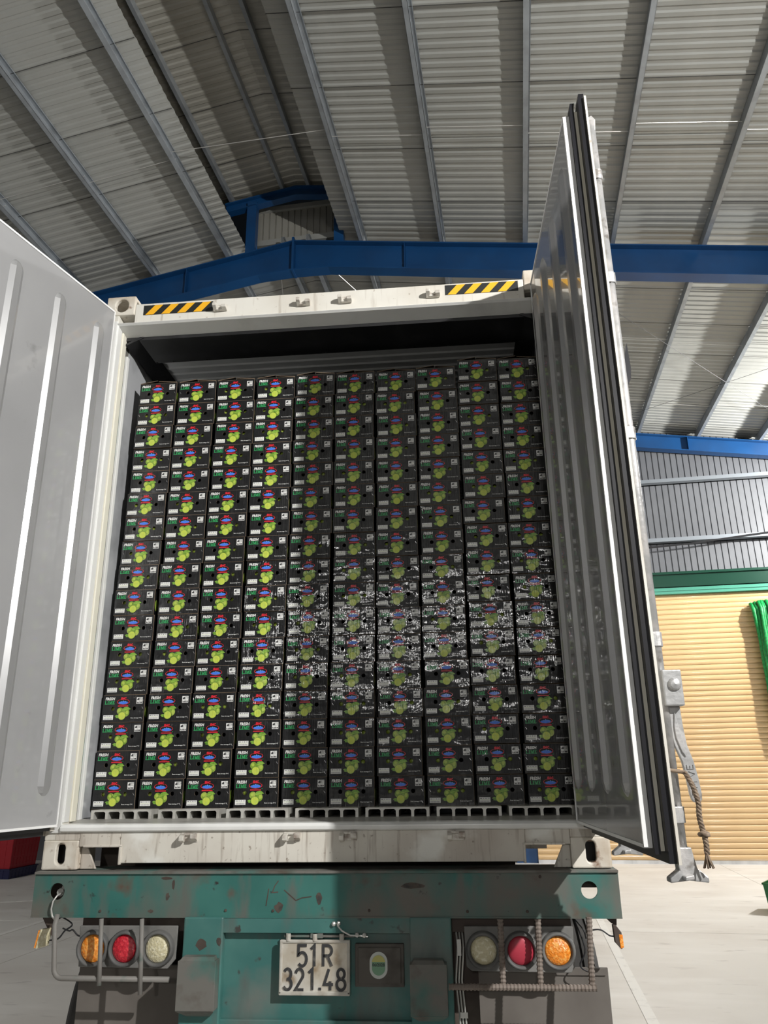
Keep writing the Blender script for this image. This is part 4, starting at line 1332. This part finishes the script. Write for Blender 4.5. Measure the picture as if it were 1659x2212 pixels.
class Print(MB):
    def poly(s, pts, y, m=0):
        return s.add([(U(p[0]), -y, V(p[1])) for p in pts], [tuple(range(len(pts)))], m)

    def rect(s, u0, u1, v0, v1, y, m=0):
        return s.poly([(u0, v1), (u1, v1), (u1, v0), (u0, v0)], y, m)

    def disc(s, u, v, r, y, m=0, n=20, rv=None):
        rv = (rv or r) * BW / BH
        return s.poly([(u + r * math.cos(2 * PI * k / n), v - rv * math.sin(2 * PI * k / n)) for k in range(n)], y, m)

    def text(s, txt, u0, u1, v0, v1, y, m=0, bold=0.02, res=1, shear=0.0):
        vs, fs = font_mesh(txt, bold, res)
        return s.add([(U(u0 + a * (u1 - u0) + shear * b), -y, V(v1 + b * (v0 - v1))) for a, b in vs], fs, m)


Y1, Y2, Y3, Y4, Y5 = 0.0005, 0.0008, 0.0011, 0.0014, 0.0017
# lettering
P = Print()
P.text('FRESH', 0.052, 0.272, 0.080, 0.190, Y1, 0, 0.040, 1, 0.010)
lx = [0.045, 0.100, 0.135, 0.222]
ser = 0.009


bar_n = [0]


def bar(u0, u1, v0, v1):
    bar_n[0] += 1
    P.rect(u0, u1, v0, v1, Y1 + 0.00004 * bar_n[0], 1)


v0, v1 = 0.215, 0.340
bar(0.048, 0.066, v0, v1); bar(0.040, 0.075, v0, v0 + 0.014); bar(0.040, 0.098, v1 - 0.018, v1); bar(0.090, 0.098, v1 - 0.045, v1)
bar(0.112, 0.130, v0, v1); bar(0.104, 0.138, v0, v0 + 0.014); bar(0.104, 0.138, v1 - 0.014, v1)
bar(0.150, 0.159, v0, v1); bar(0.203, 0.219, v0, v1); bar(0.143, 0.166, v1 - 0.014, v1); bar(0.197, 0.225, v1 - 0.014, v1); bar(0.143, 0.166, v0, v0 + 0.014); bar(0.203, 0.225, v0, v0 + 0.014)
P.poly([(0.150, v0), (0.168, v0), (0.190, v1), (0.176, v1)], 0.0016, 1)
P.poly([(0.198, v0), (0.212, v0), (0.190, v1), (0.176, v1)], 0.0017, 1)
bar(0.236, 0.254, v0, v1); bar(0.228, 0.278, v0, v0 + 0.016); bar(0.228, 0.280, v1 - 0.016, v1); bar(0.254, 0.268, v0 + 0.052, v0 + 0.067); bar(0.271, 0.280, v1 - 0.04, v1); bar(0.270, 0.278, v0, v0 + 0.035)
lettering = P.mesh('lettering', ['p_white', 'p_green'], recalc=False)
P = Print()
P.text('Best storage 5°C', 0.695, 0.950, 0.825, 0.878, Y1, 0, 0.02, 1)
note = P.mesh('storage_note', ['p_white'], recalc=False)
# logo
P = Print()
n = 36
cu, cv, ru, rv = 0.485, 0.255, 0.150, 0.105
vs, fs = [], []
for k in range(n):
    a = 2 * PI * k / n
    for q in (1.0, 0.90 if math.sin(a) < 0 else 0.93):
        vs.append((U(cu + ru * q * math.cos(a)), -Y1, V(cv - rv * q * math.sin(a))))
P.add(vs, [(2 * k, 2 * ((k + 1) % n), 2 * ((k + 1) % n) + 1, 2 * k + 1) for k in range(n)], 0)
P.poly([(0.365, 0.290), (0.375, 0.275), (0.405, 0.245), (0.420, 0.252), (0.445, 0.225), (0.462, 0.240), (0.488, 0.205), (0.515, 0.238), (0.535, 0.222), (0.560, 0.250), (0.575, 0.245), (0.602, 0.282), (0.605, 0.290), (0.570, 0.325), (0.485, 0.345), (0.400, 0.325)][::-1], Y2, 1)
P.poly([(0.462, 0.240), (0.488, 0.205), (0.512, 0.236), (0.488, 0.228)][::-1], Y3, 2)
P.poly([(0.405, 0.245), (0.420, 0.252), (0.445, 0.225), (0.430, 0.262)][::-1], Y3, 2)
P.poly([(0.520, 0.240), (0.535, 0.222), (0.560, 0.250), (0.538, 0.248)][::-1], Y3, 2)
P.text('SHC', 0.420, 0.555, 0.080, 0.185, Y4, 0, 0.07, 1)
for k in range(11):
    P.rect(0.365 + 0.0225 * k, 0.365 + 0.0225 * k + 0.018, 0.385, 0.425, Y1, 0)
P.rect(0.62, 0.645, 0.360, 0.372, Y1, 3)
logo = P.mesh('logo_print', ['p_red', 'p_blue', 'p_blue2', 'p_green'], recalc=False)
# fruit
P = Print()
P.disc(0.430, 0.590, 0.082, Y1, 4, 24)
P.disc(0.428, 0.588, 0.077, Y2, 0, 24)
P.disc(0.412, 0.560, 0.034, Y3, 5, 16)
P.disc(0.575, 0.650, 0.081, Y2 + 0.00015, 4, 24, 0.094)
P.disc(0.575, 0.650, 0.076, Y3, 0, 24, 0.089)
P.disc(0.598, 0.640, 0.030, Y4, 5, 16, 0.045)
P.poly([(0.475, 0.535), (0.520, 0.460), (0.575, 0.435), (0.625, 0.445), (0.655, 0.490), (0.685, 0.525), (0.640, 0.545), (0.590, 0.555), (0.540, 0.600), (0.500, 0.600)][::-1], 0.0016, 1)
P.poly([(0.305, 0.775), (0.345, 0.735), (0.390, 0.730), (0.440, 0.760), (0.440, 0.830), (0.395, 0.850), (0.330, 0.835), (0.345, 0.805)][::-1], Y2, 1)
P.poly([(0.485, 0.560), (0.490, 0.575), (0.655, 0.508), (0.640, 0.505)], 0.0018, 2)
P.disc(0.480, 0.768, 0.092, 0.0018, 4, 26)
P.disc(0.480, 0.768, 0.088, 0.0020, 2, 26)
P.disc(0.480, 0.768, 0.078, 0.0022, 3, 26)
for k in range(8):
    a = PI / 8 + k * PI / 4
    c, s_ = math.cos(a), math.sin(a)
    q = BW / BH
    P.poly([(0.480 + 0.012 * c - 0.002 * s_, 0.768 + (0.012 * s_ + 0.002 * c) * q), (0.480 + 0.068 * c - 0.002 * s_, 0.768 + (0.068 * s_ + 0.002 * c) * q), (0.480 + 0.068 * c + 0.002 * s_, 0.768 + (0.068 * s_ - 0.002 * c) * q), (0.480 + 0.012 * c + 0.002 * s_, 0.768 + (0.012 * s_ - 0.002 * c) * q)], 0.0024, 2)
fruit = P.mesh('fruit_print', ['p_lime', 'p_leaf', 'p_rind', 'p_flesh', 'p_edge', 'p_rind'], recalc=False)
# handling symbols
P = Print()
P.rect(0.800, 0.948, 0.090, 0.335, Y1, 0)
P.poly([(0.815, 0.200), (0.812, 0.180), (0.835, 0.130), (0.866, 0.112), (0.866, 0.205)], Y2, 1)
P.poly([(0.822, 0.180), (0.845, 0.140), (0.858, 0.135), (0.845, 0.170)], Y3, 2)
for u in (0.885, 0.918):
    P.rect(u, u + 0.008, 0.110, 0.195, Y2, 2)
    P.rect(u + 0.012, u + 0.018, 0.105, 0.14, Y2, 1)
P.rect(0.880, 0.940, 0.198, 0.204, Y2, 2)
P.poly([(0.814, 0.250), (0.836, 0.290), (0.836, 0.318), (0.814, 0.318)], Y2, 1)
P.poly([(0.866, 0.250), (0.846, 0.290), (0.846, 0.318), (0.866, 0.318)], Y2, 1)
P.rect(0.882, 0.904, 0.262, 0.318, Y2, 1)
P.rect(0.914, 0.936, 0.262, 0.318, Y2, 1)
P.rect(0.873, 0.876, 0.095, 0.330, Y2, 2)
symbols = P.mesh('handling_symbols', ['p_white', 'p_black', 'p_dash'], recalc=False)
# white weight label with rows of tiny print
P = Print()
P.rect(0.035, 0.272, 0.735, 0.905, Y1, 0)
for k, (u, w) in enumerate(((0.050, 0.045), (0.120, 0.018), (0.165, 0.026), (0.215, 0.014), (0.240, 0.012))):
    P.rect(u, u + w, 0.760, 0.784, Y2, 1)
for k in range(13):
    P.rect(0.048 + 0.016 * k, 0.048 + 0.016 * k + (0.012 if k % 4 else 0.008), 0.858, 0.882, Y2, 1)
for k in range(9):
    P.rect(0.060 + 0.022 * k, 0.060 + 0.022 * k + 0.012, 0.810, 0.820, Y2, 2)
label_me = P.mesh('weight_label', ['p_white', 'p_dash', 'p_rind'], recalc=False)
# lid flaps of the top row
flaps = []
for sgn in (-1, 1):
    mb = MB()
    a = math.radians(8 if sgn < 0 else 5)
    L = BW / 2 - (0.006 if sgn < 0 else 0.0)
    c, s_ = math.cos(a), math.sin(a)
    x0 = sgn * BW / 2
    p = [(x0, 0.0, BH + 0.0005), (x0 - sgn * L * c, 0.0, BH + 0.0005 + L * s_), (x0 - sgn * L * c, 0.0, BH + 0.0035 + L * s_), (x0, 0.0, BH + 0.0035)]
    mb.prism(p, (0, 0.30, 0))
    mb.prism([(q[0], -0.0005, q[2]) for q in p], (0, 0.0006, 0), 1)
    flaps.append(mb.mesh('lid_flap', ['box', 'kraft']))
bm_ = bmesh.new()
bmesh.ops.create_icosphere(bm_, subdivisions=2, radius=0.021)
lime_me = bpy.data.meshes.new('lime')
bm_.to_mesh(lime_me)
bm_.free()
lime_me.materials.append(M['lime'])
lime_me.polygons.foreach_set('use_smooth', [True] * len(lime_me.polygons))

ORD = ['first', 'second', 'third', 'fourth', 'fifth', 'sixth', 'seventh', 'eighth', 'ninth', 'tenth', 'eleventh', 'twelfth', 'thirteenth', 'fourteenth', 'fifteenth', 'sixteenth', 'seventeenth']
NR, NC = 17, 10
Z_F = GZ + 0.2345
for c in range(NC):
    pz = 0.1320 if c < 8 else 0.1343
    cj = random.uniform(-0.003, 0.003)
    for r in range(NR):
        t = r / (NR - 1)
        x = -1.129 + BW / 2 + 0.2272 * c + 0.040 * t * (1 - c / 9) + random.uniform(-0.0045, 0.0045)
        if c == NC - 1:
            x = min(x, 1.034)
        y = 0.245 + cj + random.uniform(-0.006, 0.006)
        z = Z_F + r * pz
        rz = math.radians(random.uniform(-0.7, 0.7))
        o = inst(bodies[random.randrange(5)], 'lime_carton', None, (x, y, z), (0, 0, rz))
        row = 'bottom row' if r == 0 else 'top row' if r == NR - 1 else ORD[r] + ' row up'
        colw = 'column against the pale ribbed door' if c == 0 else ORD[c] + ' column from the pale ribbed door'
        tag(o, 'black lime carton in the ' + row + ', ' + colw, 'carton', 'black lime cartons stacked in the container')
        for me in (lettering, note, logo, fruit, symbols, label_me):
            inst(me, me.name, o)
        if r == NR - 1:
            for me in flaps:
                fo = inst(me, 'lid_flap', o)
        for hu, hw in ((0.245, 'first'), (0.755, 'second')):
            if random.random() < 0.42:
                lx_, lz_ = U(hu) + random.uniform(-0.006, 0.006), V(0.5) + random.uniform(-0.008, 0.004)
                lo = inst(lime_me, 'lime', None)
                m4 = Matrix.Translation((x, y, z)) @ Matrix.Rotation(rz, 4, 'Z')
                lo.location = m4 @ Vector((lx_, 0.0045 + 0.021 + random.uniform(0.001, 0.006), lz_))
                tag(lo, 'lime behind the ' + hw + ' vent of carton, ' + row + ', ' + ('wall column' if c == 0 else ORD[c] + ' column'), 'lime', 'limes showing through carton vents')

# ================================================================== LOOSE THINGS IN THE HALL


def crate(name, w, d, h, mats, taper=0.03):
    """open plastic crate: ribbed walls, rim, floor; origin at base centre"""
    root = empty(name)
    mb = MB()
    mb.box(-w / 2 + taper, w / 2 - taper, -d / 2 + taper, d / 2 - taper, 0, 0.012)
    mb.build('base', mats, root)

    def wall(p0, p1, q0, q1, nm):
        # p: bottom ends, q: top ends
        n = 8
        mb = MB()
        P0, P1, Q0, Q1 = [Vector(t) for t in (p0, p1, q0, q1)]
        nr = (P1 - P0).cross(Q0 - P0).normalized() * 0.006
        for i in range(n + 1):
            for tt in (0.018,):
                a0 = P0.lerp(P1, max(0, i / n - tt)); a1 = P0.lerp(P1, min(1, i / n + tt))
                b0 = Q0.lerp(Q1, max(0, i / n - tt)); b1 = Q0.lerp(Q1, min(1, i / n + tt))
                mb.prism([a0 + nr, a1 + nr, b1 + nr, b0 + nr], -nr * 1.2)
        for z0, z1 in ((0.0, 0.10), (0.30, 0.36), (0.62, 0.68), (0.92, 1.0)):
            mb.prism([P0.lerp(Q0, z0) + nr * 0.7, P1.lerp(Q1, z0) + nr * 0.7, P1.lerp(Q1, z1) + nr * 0.7, P0.lerp(Q0, z1) + nr * 0.7], -nr)
        mb.prism([P0, P1, Q1, Q0], -nr * 0.5)
        mb.build(nm, mats, root)
    B = [(-w / 2 + taper, -d / 2 + taper, 0), (w / 2 - taper, -d / 2 + taper, 0), (w / 2 - taper, d / 2 - taper, 0), (-w / 2 + taper, d / 2 - taper, 0)]
    T = [(-w / 2, -d / 2, h), (w / 2, -d / 2, h), (w / 2, d / 2, h), (-w / 2, d / 2, h)]
    for i in range(4):
        j = (i + 1) % 4
        wall(B[i], B[j], T[i], T[j], 'side_wall')
    mb = MB()
    e = 0.014
    mb.box(-w / 2 - e, w / 2 + e, -d / 2 - e, -d / 2 + 0.004, h - 0.02, h)
    mb.box(-w / 2 - e, w / 2 + e, d / 2 - 0.004, d / 2 + e, h - 0.02, h)
    mb.box(-w / 2 - e, -w / 2 + 0.004, -d / 2 - e, d / 2 + e, h - 0.02, h)
    mb.box(w / 2 - 0.004, w / 2 + e, -d / 2 - e, d / 2 + e, h - 0.02, h)
    mb.build('rim', mats, root)
    return root


def place(o, e, a, z, ang):
    o.matrix_world = BLD @ Matrix.Translation((e, a, z)) @ Matrix.Rotation(ang, 4, 'Z')


o = crate('plastic_crate', 0.60, 0.42, 0.33, 'crate_g')
place(o, 3.17, 10.98, 0.0, math.radians(-28))
tag(o, 'green slatted plastic crate standing on the floor by the shutter', 'crate')
o = crate('plastic_crate', 1.10, 0.8, 0.16, 'crate_b', 0.02)
place(o, -9.35, 13.6, 0.0, 0)
tag(o, 'navy blue plastic crate under the red one in the shade', 'crate')
o = crate('plastic_crate', 1.10, 0.8, 0.56, 'crate_r', 0.03)
place(o, -9.35, 13.6, 0.162, 0)
tag(o, 'dark red plastic crate on top of the navy crate in the shade', 'crate')
# bundle of green netting hung on the shutter
nb = empty('net_bundle', mw=BLD @ Matrix.Translation((4.98, 15.72, 2.2)))
tag(nb, 'bundle of bright green netting hung before the tan shutter', 'netting')
for k in range(13):
    q = (k - 6) / 6
    mb = MB()
    pts = []
    for i in range(14):
        t = i / 13
        z = 2.58 - 0.03 * q * q - 2.5 * t
        x = 0.33 * q * (1 - 0.10 * t) + 0.05 * t + 0.018 * math.sin(5 * t + k)
        y = 0.10 * abs(q) ** 2 - 0.03 + 0.02 * math.sin(3 * t + 2 * k)
        if i == 0:
            y += 0.10
            z -= 0.05
        pts.append((x, y, z))
    mb.tube(pts, [0.040 + 0.006 * math.sin(i * 1.3 + k) for i in range(14)], 8)
    mb.build('net_strand', 'net', nb, smooth=True)
mb = MB()
mb.tube([(-0.33, 0.18, 2.50), (0.33, 0.18, 2.50)], 0.02, 8)
mb.box(-0.30, -0.26, 0.18, 0.50, 2.48, 2.52)
mb.box(0.26, 0.30, 0.18, 0.50, 2.48, 2.52)
mb.build('hanger_bar', 'wire', nb)
